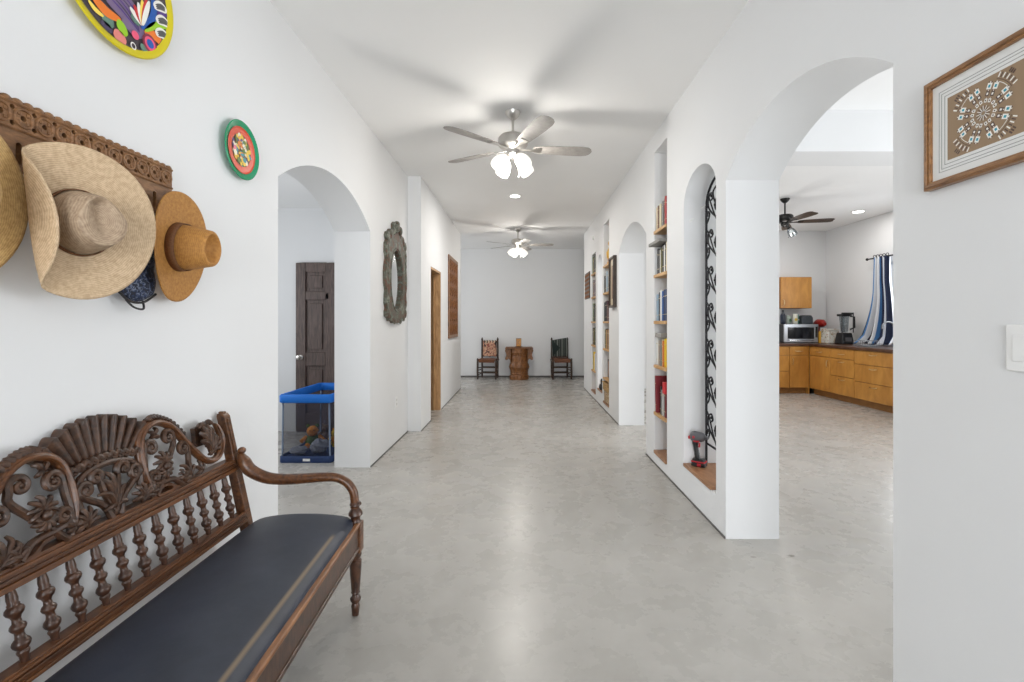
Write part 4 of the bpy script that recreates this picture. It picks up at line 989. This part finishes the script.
kf = make_fan('ceiling_fan', (3.797, 6.787, 3.08), 'black ceiling fan in the kitchen seen through the archway', 'dark_metal', 'dark_frame', Rb=.64, drop=.225, shades=1, shade_mat='smoke_glass', rz=R(-13.7), housing=.11)
def led(loc, label, r):
    o = empty('ceiling_light', loc, label, 'ceiling light')
    MB().lathe([(r*.86, -.012), (r, -.010), (r*1.02, -.0005), (0, -.0005)], None, 32).build('trim_ring', 'white_plastic', o)
    MB().lathe([(0, -.016), (r*.6, -.0145), (r*.85, -.011), (r*.85, -.008), (0, -.008)], None, 32).build('diffuser', 'led_glow', o)
led((HX-.02, 6.42, ZC), 'small round white ceiling light between the two hall fans', .085)
led((5.40, 7.55, 3.08), 'round recessed ceiling light in the kitchen beyond the black fan', .10)
led((4.10, 8.15, 3.08), 'added unseen recessed light brightening the kitchen, hidden behind the arch pier', .10)  # extra fixture added to brighten the kitchen, out of view
led((2.9, 6.0, 3.08), 'added unseen recessed light brightening the kitchen, close to the book niche wall', .10)  # second extra fixture, likewise added for kitchen brightness

# ------------------------------------------------------------------ back of the hall: two chairs and a carved drum table
def chair(name, x, y, rz, label, kind):
    c = empty(name, (x, y, 0), label, 'chair', None, rz)      # local: front = -y
    W, D, SHt, BH = .21, .19, .44, .945
    for s in (-1, 1):
        MB().lathe([(.017, 0), (.022, .03), (.023, .40), (.021, .43), (.024, .46), (.015, .475), (0, .48)], Matrix.Translation((s*W, -D, 0)), 12).build('leg', 'chair_wood', c)
        MB().lathe([(.018, 0), (.022, .05), (.023, .45), (.021, .84), (.017, .855), (.023, .88), (.024, .90), (.012, .93), (0, BH)], Matrix.Translation((s*W*.88, D, 0)), 12).build('back_post', 'chair_wood', c)
    m = MB()
    for z in (.13, .25): m.tube([(-W, -D, z+.02), (W, -D, z+.02)], .012, 8); m.tube([(-W*.88, D, z), (W*.88, D, z)], .012, 8)
    for s in (-1, 1):
        for z in (.10, .20): m.tube([(s*W, -D, z), (s*W*.88, D, z)], .011, 8)
    m.build('stretcher', 'chair_wood', c)
    m = MB(); m.box((-W+.01, -D-.012, SHt-.035), (W-.01, -D+.02, SHt-.005)); m.box((-W*.88+.01, D-.02, SHt-.035), (W*.88-.01, D+.012, SHt-.005))
    for s in (-1, 1): m.box((s*W-.016, -D+.02, SHt-.035), (s*W+.016, D-.02, SHt-.005))
    m.build('seat_frame', 'chair_wood', c, smooth=0, bevel=.004)
    m = MB(); m.box((-W+.005, -D-.018, SHt-.004), (W-.005, D-.03, SHt+.016)); m.box((-W+.03, -D-.020, SHt-.06), (W-.03, -D-.014, SHt)); m.build('seat', col(104, 62, 38, .6), c, smooth=0, bevel=.006)
    m = MB()
    for z in (.50, .82): m.box((-W*.88+.015, D-.012, z), (W*.88-.015, D+.012, z+.045))
    m.build('back_rail', 'chair_wood', c, smooth=0, bevel=.005)
    if kind == 'hide':
        m = MB(); n = 24
        def hf(i, j):
            a = -1+2*i; return (a*.158, D-.022-.012*cos(PI*a/2)+.006*sin(7*i), .50+.36*j+.022*math.cos(a*7)*(j-.5))
        m.grid(hf, 25, 15); m.build('painted_back', 'painted_hide', c, solid=.008)
        m = MB()
        for i in range(9): m.tube([(-.13+.0325*i, D-.026, .80), (-.115+.0325*i+.01*(i % 2), D-.040, .845), (-.13+.0325*i, D-.030, .885)], [.006, .013, .003], 6, mi=i % 2)
        m.build('tufts', ['cord_black', col(220, 205, 180)], c)
        m = MB()
        for i in range(17): m.tube([(-.16+.02*i, -D-.022, .44), (-.16+.02*i, -D-.024, .385)], .0045, 5)
        m.build('seat_fringe', col(120, 72, 42, .8), c)
    else:
        m = MB()
        def tf(i, j):
            a = -1+2*i; top = .90 - .055*(1-i)*0 + .03*a
            if j < .5:
                q = j/.5; return (a*.185, D-.036-.008*sin(5*i), .47+(top-.47)*q)
            q = (j-.5)/.5; return (a*.185, D-.036+.075*min(1, q*4), top-.0-.30*max(0, q-.2))
        m.grid(tf, 21, 24); m.build('striped_throw', 'throw_stripes', c, solid=.008)
        m = MB().prism([[(-.185, .885), (-.165, .50), (.0, .70)]], lambda a, b, w: (a, w, b), D-.058, D-.045); m.build('folded_corner', col(26, 40, 36, .8), c, smooth=0)
        m = MB()
        for i in range(19): m.tube([(-.17+.019*i, D-.045, .50), (-.17+.019*i, D-.065, .455)], .005, 5)
        m.build('throw_fringe', col(90, 60, 48, .8), c)
    return c
chair('side_chair', -.775, 10.82, R(-7), 'dark wooden chair with a colourful painted hide back against the end wall', 'hide')
chair('side_chair', .895, 10.82, R(5), 'dark wooden chair with a black striped throw over its back', 'throw')
dt = empty('drum_table', (-.065, 10.72, 0), 'carved brown wooden drum table with scrolled ears, between the two chairs', 'table')
m = MB().lathe([(.215, 0), (.22, .03), (.212, .09), (.195, .11), (.208, .13), (.195, .16), (.20, .20), (.222, .24), (.228, .30), (.215, .35), (.20, .37), (.195, .44), (.205, .50), (.19, .53), (.195, .58), (.215, .61), (.205, .64), (.215, .69), (.215, .70)], None, 36)
for z, r in ((.06, .212), (.185, .192), (.28, .220), (.41, .190), (.56, .188)):
    for k in range(18): a = 2*PI*k/18; m.ball((r*cos(a), r*sin(a), z), (.014, .028, .024), n=8, M=Matrix.Rotation(a, 4, 'Z'))
m.build('drum', 'drum_wood', dt)
m = MB().box((-.315, -.20, .700), (.315, .20, .715)); m.box((-.305, -.19, .715), (.305, .19, .730)); m.build('tabletop', 'drum_wood', dt, smooth=0, bevel=.006)
for s in (-1, 1):
    ear = [(.19, .699), (.312, .699), (.316, .65), (.30, .60), (.288, .56), (.298, .52), (.312, .49), (.308, .455), (.285, .44), (.262, .452), (.235, .47), (.21, .45), (.19, .40)]
    m = MB().prism([[(s*a_, b_) for a_, b_ in ear]], lambda a_, b_, w: (a_, w, b_), -.13, .13)
    for zz, xx, r in ((.655, .285, .035), (.475, .285, .030)):
        m.lathe([(.0, -.14), (r, -.14), (r, .14), (0, .14)], Matrix.Translation((s*xx, 0, zz)) @ Matrix.Rotation(PI/2, 4, 'X'), 16)
    m.build('scroll_ear', 'drum_wood', dt, smooth=30)
ln = empty('table_lantern', (-.075, 10.68, .732), 'small amber box lantern standing on the carved drum table', 'lantern')
m = MB().lathe([(.085, 0), (.085, .012), (.05, .02), (0, .02)], None, 20); m.build('base', 'drum_wood', ln)
m = MB().box((-.052, -.052, .021), (.052, .052, .185)); m.build('body', col(206, 140, 44, .35), ln, smooth=0, bevel=.008)
m = MB()
for (a, b) in ((-1, -1), (-1, 1), (1, -1), (1, 1)): m.box((a*.054-.006, b*.054-.006, .021), (a*.054+.006, b*.054+.006, .19))
m.box((-.06, -.06, .186), (.06, .06, .198)); m.tube([(-.02, -.056, .06), (-.02, -.057, .15)], .006, 6); m.tube([(.022, -.057, .15), (-.015, -.057, .105), (.022, -.057, .06)], .006, 6); m.build('trim', 'frame_wood', ln, smooth=0)

# ------------------------------------------------------------------ playpen in the side room
pp = empty('play_pen', (-1.998, 4.76, 0), 'blue rimmed mesh play pen holding toys and blankets behind the arch', 'play pen')
pw_, pd_, ph_ = .243, .43, .63
m = MB()
def rim_path(x, y, z, r, n=5):
    out = []
    for (cx, cy, a0) in ((x-r, y-r, 0), (-x+r, y-r, PI/2), (-x+r, -y+r, PI), (x-r, -y+r, 1.5*PI)):
        for i in range(n+1): a = a0+PI/2*i/n; out.append((cx+r*cos(a), cy+r*sin(a), z))
    return out
P0 = rim_path(pw_, pd_, 0, .03); n = len(P0)
def loopgrid(m, rows, mi=0):
    b = len(m.v); k = len(rows[0])
    for r in rows: m.v += [Vector(p) for p in r]
    for j in range(len(rows)-1):
        for i in range(k): m.f.append((b+j*k+i, b+j*k+(i+1)%k, b+(j+1)*k+(i+1)%k, b+(j+1)*k+i)); m.m.append(mi)
def rp(ins, z): return rim_path(pw_-ins, pd_-ins, z, .03)
m = MB(); loopgrid(m, [rp(.006, ph_-.078), rp(-.003, ph_-.07), rp(-.004, ph_-.012), rp(.004, ph_), rp(.026, ph_), rp(.034, ph_-.012), rp(.034, ph_-.07), rp(.03, ph_-.078), rp(.006, ph_-.078)]); m.build('padded_rim', 'blue_fabric', pp, smooth=50)
m = MB(); loopgrid(m, [rp(.002, .0), rp(-.001, .01), rp(.0, .055), rp(.004, .062), rp(.016, .06), rp(.018, .012), rp(.002, .0)]); m.build('base_band', 'navy_fabric', pp, smooth=50)
m = MB().box((-pw_+.02, -pd_+.02, .02), (pw_-.02, pd_-.02, .04)); m.build('mattress', 'navy_fabric', pp, smooth=0, bevel=.006)
m = MB()
rows = []
for j in range(9):
    t = j/8; z = .062+(ph_-.140)*t; bow = .018*sin(PI*t); r_ = []
    for p in rp(.010, z): r_.append((p[0]*(1-bow/pw_*1.0*(abs(p[1]) < pd_*.95)) if abs(p[0]) > pw_*.9 else p[0], p[1]*(1-bow/pd_) if abs(p[1]) > pd_*.9 else p[1], z))
    rows.append(r_)
loopgrid(m, rows); m.build('mesh_side', 'pen_mesh', pp, smooth=60)
for sx_ in (-1, 1):
    for sy_ in (-1, 1): MB().tube([(sx_*(pw_-.022), sy_*(pd_-.022), .02), (sx_*(pw_-.03), sy_*(pd_-.022), ph_-.05)], .008, 10).build('corner_pole', col(120, 134, 156, .4), pp)
MB().box((-.02, -pd_-.004, .018), (.045, -pd_-.001, .040)).build('tag_label', 'white_plastic', pp, smooth=0)
def lump(name, c, r, mat, label, cat, amp=.25, seed=0, extra=None):
    rr = random.Random(seed); ph = [rr.uniform(0, 6) for _ in range(6)]; m = MB()
    def lf(i, j):
        a = 2*PI*i; b = PI*j-PI/2; k = 1+amp*(.5*sin(3*a+ph[0])*cos(2*b+ph[1])+.35*sin(5*a+ph[2]+3*b)+.3*sin(7*b+ph[3]+2*a))
        return (r[0]*k*cos(b)*cos(a), r[1]*k*cos(b)*sin(a), r[2]*k*sin(b)+0)
    m.grid(lf, 36, 22, closed_u=True); o = m.build(name, mat, smooth=80); o.location = c; return tag(o, label, cat)
lump('grey_blanket', (-1.925, 4.47, .122), (.082, .09, .062), 'blanket_grey', 'crumpled grey blanket nearest the clear side of the play pen'.replace('nearest the clear side', 'bunched at one corner'), 'blanket', .2, 1)
lump('grey_blanket', (-2.11, 4.44, .090), (.08, .078, .036), 'blanket_grey', 'flat grey blanket lying under the stuffed toys in the play pen', 'blanket', .2, 2)
def plush(name, c, s, body, second, label, seed):
    o = empty(name, c, label, 'soft toy', None, seed)
    m = MB().ball((0, 0, .055*s), (.055*s, .045*s, .055*s), n=12); m.build('body', body, o)
    m = MB().ball((0, -.02*s, .135*s), (.042*s, .04*s, .04*s), n=12); m.build('head', second, o)
    m = MB()
    for k in (-1, 1): m.ball((k*.032*s, -.01*s, .172*s), (.014*s, .01*s, .016*s), n=8)
    m.build('ears', body, o); m = MB()
    for k in (-1, 1): m.tube([(k*.045*s, 0, .085*s), (k*.08*s, -.03*s, .06*s)], [.018*s, .016*s], 8); m.tube([(k*.03*s, -.02*s, .03*s), (k*.045*s, -.09*s, .018*s)], [.022*s, .019*s], 8)
    m.build('limbs', second, o)
    m = MB()
    for k in (-1, 1): m.ball((k*.014*s, -.058*s, .145*s), .005*s, n=6)
    m.build('eyes', 'black_plastic', o)
    return o
plush('plush_toy', (-2.085, 4.685, .045), 1.30, 'plush_green', 'plush_orange', 'green and orange soft toy in the play pen', .3)
plush('plush_toy', (-1.895, 4.80, .045), .92, 'plush_orange', 'plush_yellow', 'orange and yellow soft toy in the play pen', -.4)
plush('plush_toy', (-2.07, 4.98, .045), 1.0, 'plush_brown', 'plush_brown', 'dark brown soft toy behind the green and orange one in the play pen', .1)
plush('plush_toy', (-1.885, 4.98, .045), .95, 'plush_brown', 'plush_orange', 'brown and orange soft toy at the back of the play pen', .8)

# ------------------------------------------------------------------ kitchen
def handle(m, p0, p1, out, r=.005):
    p0, p1, out = Vector(p0), Vector(p1), Vector(out); m.tube(spline([p0, p0.lerp(p1, .12)+out*.8, p0.lerp(p1, .5)+out, p0.lerp(p1, .88)+out*.8, p1], 4), r, 6)
def cabinet(name, org, wid, dep, z0, z1, layout, rz, label, toe=True, cat='cabinet', group='honey wood kitchen cabinets'):
    """local: front faces -y at y=0, x along the run. layout: (x0,x1,z0,z1,kind,handle side)"""
    c = empty(name, org, label, cat, group, rz)
    m = MB(); m.box((0.001, .02, z0), (wid-.001, dep, z1))
    m.build('body', 'maple_dark', c, smooth=0)
    if toe: MB().box((.001, .08, .001), (wid-.001, dep, z0)).build('toe_kick', 'maple_dark', c, smooth=0)
    for (a, b, e, f, kind, hs) in layout:
        o = MB().box((a+.004, 0, e+.004), (b-.004, .0195, f-.004)).build(kind, 'maple', c, smooth=0, bevel=.003)
        m = MB(); cx = (a+b)/2
        if kind == 'drawer': handle(m, (cx-.07, 0, f-.05 if f-e > .2 else (e+f)/2), (cx+.07, 0, f-.05 if f-e > .2 else (e+f)/2), (0, -.03, -.008))
        else:
            hx = a+.05 if hs < 0 else b-.05
            if z0 > 1: handle(m, (hx, 0, e+.05), (hx, 0, e+.16), (0, -.03, 0))
            else: handle(m, (hx, 0, f-.17), (hx, 0, f-.05), (0, -.03, 0))
        m.build('handle', 'brass', o)
    return c
CTZ = .87
CF = 5.20; CBY = 8.50                                   # front planes of the two runs
# back run (faces the camera)
def lay(w, spec):
    out = []; z1 = CTZ-.01; z0 = .11
    if spec == 'dd': out = [(0, w, .70, z1, 'drawer', 0), (0, w, z0, .70, 'door', -1)]
    elif spec == 'ddr': out = [(0, w, .70, z1, 'drawer', 0), (0, w, z0, .70, 'door', 1)]
    elif spec == 'd3': out = [(0, w, .70, z1, 'drawer', 0), (0, w, .41, .70, 'drawer', 0), (0, w, z0, .41, 'drawer', 0)]
    elif spec == 'd3b': out = [(0, w, .65, z1, 'drawer', 0), (0, w, .38, .65, 'drawer', 0), (0, w, z0, .38, 'drawer', 0)]
    return out
x = 3.0
for w, sp_k, lb in ((.6, 'dd', 'honey wood base cabinet with door farther along under the microwave wall'), (.62, 'ddr', 'honey wood base cabinet with one door hidden behind the arch pier'), (.62, 'd3', 'honey wood base cabinet with three drawers beside the narrow corner cabinet'), (.335, 'dd', 'narrow honey wood base cabinet with drawer over door under the microwave')):
    if sp_k == 'd3': w = .62
    if x > 3.5: cabinet('base_cabinet', (x, CBY, 0), w, .66, .10, CTZ, lay(w, sp_k), 0, lb)
    x += w
o = MB().box((x+.001, CBY+.003, .0), (CF+.0, CBY+.66, CTZ)).build('corner_filler', 'maple', smooth=0); tag(o, 'dark wooden corner filler where the two cabinet runs meet', 'cabinet')
# window run (front faces -X): local x runs toward the camera (-Y)
y = 8.498
for w, sp_k, lb in ((.56, 'ddr', 'honey wood base cabinet with drawer over door under the blender'), (.58, 'd3', 'honey wood base cabinet with three drawers between the door cabinet and the sink'), (.80, 'd3b', 'wide honey wood drawer cabinet under the curtained window'), (.8, 'd3b', 'wide honey wood drawer cabinet past the curtained window')):
    cabinet('base_cabinet', (CF, y, 0), w, .70, .10, CTZ, lay(w, sp_k), -PI/2, lb); y -= w
yend = y
m = MB(); m.prism([[(3.5, CBY-.025), (CF-.025, CBY-.025), (CF-.025, yend-.01), (KX-.004, yend-.01), (KX-.004, 9.195), (3.5, 9.195)]], lambda a, b, w: (a, b, w), CTZ+.001, .912)
o = m.build('kitchen_worktop', 'counter_wood', smooth=0, bevel=.004); tag(o, 'dark brown wooden worktop running around the kitchen corner', 'worktop')
cabinet('wall_cabinet', (4.885, 8.865, 0), .585, .33, 1.56, 2.15, [(0, .585, 1.56, 2.15, 'door', -1)], 0, 'honey wood wall cabinet hanging above the microwave', toe=False)
# microwave
mw = empty('microwave', (5.18, 8.70, .914), 'stainless microwave oven with a dark glass door on the worktop', 'microwave')
MB().box((-.33, .02, .008), (.30, .44, .345)).build('body', 'black_plastic', mw, smooth=0, bevel=.006)
d_ = MB().prism([rect(-.33, .01, .30, .345), rect(-.265, .075, .225, .285)], lambda a, b, w: (a, w, b), -.01, .0195).build('door', 'steel', mw, smooth=0, bevel=.004)
MB().box((-.27, -.002, .07), (.23, .012, .29)).build('window', 'glass_black', d_, smooth=0)
MB().box((.245, -.014, .10), (.285, -.009, .30)).build('keypad', 'glass_black', mw, smooth=0)
MB().tube([(-.25, -.01, .055), (-.25, -.035, .05), (.2, -.035, .05), (.2, -.01, .055)], .008, 8).build('handle', 'chrome', mw)
m = MB()
for a in (-.28, .25): m.lathe([(.015, 0), (.015, .01)], Matrix.Translation((a, .1, -.001)), 10); m.lathe([(.015, 0), (.015, .01)], Matrix.Translation((a, .38, -.001)), 10)
m.build('foot', 'black_plastic', mw)
MT = .914+.347
# things on the microwave
def bottle(name, x, y, z, r, h, mat, capm, label):
    o = empty(name, (x, y, z), label, 'bottle'); MB().lathe([(r*.9, 0), (r, .01), (r, h*.6), (r*.8, h*.68), (r*.38, h*.78), (r*.36, h*.9)], None, 16).build('body', mat, o); MB().lathe([(r*.42, h*.88), (r*.42, h), (0, h)], None, 14).build('cap', capm, o); return o
bottle('dark_bottle', 4.93, 8.88, MT, .045, .27, col(24, 32, 48, .3), 'black_plastic', 'dark bottle standing on top of the microwave')
def packet(x, y, w, h, d, c1, c2, label, tilt=0):
    o = empty('snack_packet', (x, y, MT), label, 'packet', None, tilt); m = MB()
    def pf(i, j):
        a = 2*PI*i; e = sin(PI*(.12+.82*j))**.5; return (w/2*cos(a)*(.9+.1*e), d/2*sin(a)*e, h*j)
    m.grid(pf, 20, 9, closed_u=True); m.build('bag', col(*c1), o); MB().lathe([(w*.30, 0), (0, .002)], Matrix.Translation((0, -d/2-.002, h*.45)) @ Matrix.Rotation(PI/2, 4, 'X'), 16).build('printed_spot', col(*c2), o); return o
packet(5.035, 8.86, .10, .16, .06, (150, 160, 150), (60, 90, 60), 'pale grey green packet on the microwave beside the dark bottle', .2)
packet(5.145, 8.85, .09, .19, .06, (206, 204, 190), (190, 160, 40), 'white and yellow packet on the microwave', -.1)
packet(5.215, 8.89, .035, .18, .06, (60, 120, 110), (230, 220, 200), 'teal packet on the microwave beside the dark grey toaster', .1)
ts = empty('toaster', (5.345, 8.88, MT), 'dark grey toaster on top of the microwave', 'toaster')
MB().prism([[(-.10, 0), (.115, 0), (.115, .12), (.085, .165), (-.06, .165), (-.10, .13)]], lambda a, b, w: (a, w, b), -.07, .07).build('body', col(58, 62, 68, .35), ts, smooth=0, bevel=.012)
MB().box((.118, -.015, .06), (.135, .015, .08)).build('lever', 'black_plastic', ts, smooth=0, bevel=.003); MB().box((-.05, -.02, .1655), (.08, .02, .167)).build('slot', 'glass_black', ts, smooth=0)
# stand mixer, canister, blender
mx_ = empty('stand_mixer', (5.67, 8.95, .914), 'red stand mixer beside the microwave', 'mixer'); mx_.scale = (1.08, 1.08, 1.12); rd = col(150, 34, 28, .3)
m = MB().box((-.09, -.10, 0), (.09, .12, .03)); m.build('base', rd, mx_, smooth=0, bevel=.01); MB().tube([(0, .08, .03), (0, .085, .16), (0, .07, .26)], [.05, .04, .05], 12).build('column', rd, mx_)
MB().tube([(0, .12, .31), (0, .04, .325), (0, -.08, .32), (0, -.14, .31)], [.045, .07, .066, .03], 14).build('motor_head', rd, mx_); MB().lathe([(.05, .032), (.08, .06), (.095, .14), (.098, .165), (.09, .165), (.07, .05), (0, .04)], Matrix.Translation((0, -.05, 0)), 20).build('bowl', 'steel', mx_)
m = MB().lathe([(.055, 0), (.06, .02), (.06, .19), (.045, .21), (.03, .22)], None, 16); bt2 = m.build('yellow_canister', col(214, 160, 48)); bt2.location = (5.535, 8.71, .914); bt2.scale = (.7, .7, 1)
tag(bt2, 'slim yellow canister in front of the red mixer', 'canister')
cn = empty('floral_canister', (5.60, 8.55, .914), 'white floral square canister between the mixer and the blender', 'canister')
MB().box((-.10, -.10, 0), (.10, .10, .235)).build('body', 'floral_tin', cn, smooth=0, bevel=.012); MB().box((-.105, -.105, .236), (.105, .105, .262)).build('lid', 'floral_tin', cn, smooth=0, bevel=.006)
bl = empty('blender', (5.69, 8.30, .914), 'black countertop blender with a clear jar', 'blender'); bl.scale = (1.1, 1.1, 1.16)
MB().prism([rect(-.10, -.10, .10, .10)], lambda a, b, w: (a*(1-.25*(w > .1)), b*(1-.25*(w > .1)), w), 0, .17).build('motor_base', 'black_plastic', bl, smooth=0, bevel=.012)
MB().box((-.05, -.104, .04), (.05, -.099, .10)).build('panel', 'grey_plastic', bl, smooth=0)
m = MB(); m.lathe([(.055, .172), (.06, .18), (.085, .42), (.082, .42), (.057, .185), (0, .18)], None, 4); m.build('jar', 'smoke_glass', bl, smooth=0)
MB().prism([rect(-.075, -.075, .075, .075)], lambda a, b, w: (a, b, w), .42, .455).build('lid', 'black_plastic', bl, smooth=0, bevel=.01)
MB().tube([(.04, -.075, .42), (.09, -.10, .41), (.095, -.10, .25), (.05, -.06, .22)], .014, 8).build('jar_handle', 'black_plastic', bl)
m = MB()
for a in (-.095, .085): m.box((a, -.085, .17), (a+.012, -.07, .45))
m.box((-.095, -.087, .445), (.097, -.07, .475)); m.build('jar_frame', 'black_plastic', bl, smooth=0, bevel=.004)
# faucet and soap bottles by the window
fc = empty('sink_faucet', (5.72, 7.22, .914), 'chrome gooseneck faucet at the sink beneath the curtained window', 'faucet')
MB().lathe([(.03, 0), (.03, .01), (.018, .02), (.016, .06), (0, .06)], None, 16).build('base', 'dull_steel', fc); MB().tube(spline([(0, 0, .05), (0, 0, .28), (-.04, 0, .37), (-.12, 0, .385), (-.18, 0, .34), (-.19, 0, .28)], 6), .013, 10).build('spout', 'dull_steel', fc); MB().tube([(0, -.02, .05), (.02, -.09, .10)], .008, 8).build('lever', 'dull_steel', fc)
sk = MB().prism([rect(5.30, 6.55, 5.66, 7.30), rect(5.33, 6.58, 5.63, 7.27)], lambda a, b, w: (a, b, w), .913, .919); o = sk.build('kitchen_sink', 'dull_steel', smooth=0); tag(o, 'steel rim of the kitchen sink set in the worktop', 'sink')
dk = empty('dish_rack', (5.44, 7.43, .914), 'steel wire dish rack beside the faucet on the worktop', 'dish rack')
m = MB()
for z in (.02, .09): m.tube([(-.13, -.10, z), (.13, -.10, z), (.13, .10, z), (-.13, .10, z)], .004, 6, closed=True)
for i in range(8):
    xx = -.13+.26*i/7; m.tube([(xx, -.10, .09), (xx, -.10, .004), (xx, .10, .004), (xx, .10, .09)], .003, 5)
m.build('wires', 'dull_steel', dk)
# curtain gathered at the end of the rod
cz0, cz1 = .925, 2.37
rod = empty('curtain_rod', (5.86, 7.10, 2.36), 'dark curtain rod above the kitchen window', 'curtain rod')
MB().tube([(0, -.85, 0), (0, .86, 0)], .012, 10).build('pole', 'dark_metal', rod); m = MB()
for s in (-1, 1): m.ball((0, s*.88, 0), .024, n=10)
m.build('finial', 'dark_metal', rod); m = MB()
for s in (-.78, .80): m.tube([(.088, s, 0), (0, s, 0)], .008, 6)
m.build('bracket', 'dark_metal', rod)
def curtain_mat():
    m, nt, b = newmat('curtain_cloth'); uv = N(nt, 'ShaderNodeUVMap'); sx = N(nt, 'ShaderNodeSeparateXYZ'); nt.links.new(uv.outputs[0], sx.inputs[0])
    ml = N(nt, 'ShaderNodeMath', operation='MULTIPLY'); nt.links.new(sx.outputs[0], ml.inputs[0]); ml.inputs[1].default_value = 3.5
    fr = N(nt, 'ShaderNodeMath', operation='FRACT'); nt.links.new(ml.outputs[0], fr.inputs[0])
    r = N(nt, 'ShaderNodeValToRGB'); r.color_ramp.interpolation = 'CONSTANT'; e = r.color_ramp.elements
    st_ = [(0, (.012, .02, .055)), (.26, (.82, .84, .88)), (.50, (.07, .22, .50)), (.66, (.80, .83, .88)), (.84, (.012, .02, .055))]
    while len(e) < len(st_): e.new(.5)
    for i, (p, c) in enumerate(st_): e[i].position = p; e[i].color = (*c, 1)
    nt.links.new(fr.outputs[0], r.inputs[0]); nt.links.new(r.outputs[0], b.inputs['Base Color']); b.inputs['Roughness'].default_value = .85
curtain_mat()
ct = empty('window_curtain', (5.86, 7.66, cz0), 'navy, white and blue striped curtain sweeping down onto the worktop', 'curtain')
def cf_(i, j):
    t = 1-j; wid = .33+.62*max(0, t-.25)**1.6+.05*t; y0 = .17+.62*max(0, t-.35)**1.9
    yy = y0-wid*i; amp = .035+.02*t; xx = -.0+amp*sin(2*PI*(i*4.5))-.05*t*t-.03*t*sin(PI*i*2+1)
    zz = (cz1-cz0)*j+.012*sin(9*i)*t
    if t > .9: xx -= (t-.9)*1.0*(.6+.4*sin(13*i)); 
    return (xx, yy, max(zz, .0))
m = MB(); m.grid(cf_, 91, 40); cc = m.build('fabric', 'curtain_cloth', ct, smooth=80, norm=False, solid=.003)
uvl = cc.data.uv_layers.new(name='UVMap')
for lp in cc.data.loops:
    vi = lp.vertex_index; uvl.data[lp.index].uv = ((vi % 91)/90, (vi//91)/39)
m = MB()
for k in range(5): 
    M = Matrix.Translation((0, .15-.068*k, cz1-cz0+.018)) @ Matrix.Rotation(PI/2, 4, 'X'); m.tube([M @ Vector((.021*cos(2*PI*i/16), .021*sin(2*PI*i/16), 0)) for i in range(16)], .005, 6, closed=True)
m.build('grommet', 'dark_metal', ct)

# ------------------------------------------------------------------ light: lamps and daylight
SC.view_settings.view_transform = 'Standard'; SC.view_settings.look = 'None'; SC.view_settings.gamma = 1; SC.view_settings.exposure = -0.10
SC.view_settings.use_curve_mapping = False
w = bpy.data.worlds.new('World'); SC.world = w; w.use_nodes = True
w.node_tree.nodes['Background'].inputs[0].default_value = (.85, .92, 1, 1); w.node_tree.nodes['Background'].inputs[1].default_value = 1.6
DAY = (.94, .97, 1.0)
def area(name, loc, rot, sx, sy, e, c=DAY, spread=PI):
    o = lamp(name, 'AREA', loc, e, c, shape='RECTANGLE', size=sx, size_y=sy, spread=spread); o.rotation_euler = rot; return o
area('daylight_entry', (-.05, -3.98, 1.2), (R(90), 0, 0), 1.8, 2.1, LE_ENTRY)
area('daylight_patio', (KX+.02, 2.25, 1.25), (0, R(90), 0), 2.3, 3.8, LE_PATIO)
area('daylight_sink', (KX+.02, 6.94, 1.7), (0, R(90), 0), 1.1, 1.4, LE_SINK)
area('added_daylight_side', (-4.04, 3.4, 1.55), (0, R(-90), 0), 1.25, 2.3, LE_SIDE)  # added light at the unseen side room window
area('added_daylight_end', (-3.44, 10.15, 1.55), (0, R(-90), 0), 1.25, 1.25, LE_END)  # added light to brighten the end wall from an unseen window
for (x, y) in ((HX, 3.87), (HX, 8.7)): lamp('fan_lamp', 'POINT', (x, y, ZC-.52), LE_FAN, (1, .95, .88), shadow_soft_size=.10)
lamp('hall_lamp', 'AREA', (HX-.02, 6.42, ZC-.02), LE_LED, (1, .96, .9), shape='DISK', size=.16)
lamp('kitchen_fan_lamp', 'POINT', (3.80, 6.79, 2.42), LE_KF, (1, .97, .93), shadow_soft_size=.08)  # light added at the fan globe to brighten the kitchen walls
for x, y in ((5.40, 7.55), (4.10, 8.15), (2.9, 6.0)): lamp('kitchen_lamp', 'AREA', (x, y, 3.06), LE_KIT*(.5 if x > 5 else 1.3), (1, .97, .93), shape='DISK', size=.18)  # two of these are added, unseen, to brighten the kitchen
# ------------------------------------------------------------------ camera
cd = bpy.data.cameras.new('camera'); cam = bpy.data.objects.new('camera', cd); COL.objects.link(cam)
cam.location = (0, 0, CZ); cam.rotation_euler = (PI/2, 0, 0); cd.sensor_fit = 'HORIZONTAL'; cd.sensor_width = 36; cd.lens = F/1024*36
cd.shift_x = -(CX-512)/1024; cd.shift_y = (CY-341)/1024; cd.clip_start = .02; cd.clip_end = 100
SC.camera = cam
SC.cycles.seed = 11; SC.cycles.max_bounces = 10; SC.cycles.diffuse_bounces = 7; SC.cycles.use_denoising = True; SC.cycles.caustics_reflective = False; SC.cycles.caustics_refractive = False
SC.cycles.sample_clamp_indirect = 2.5
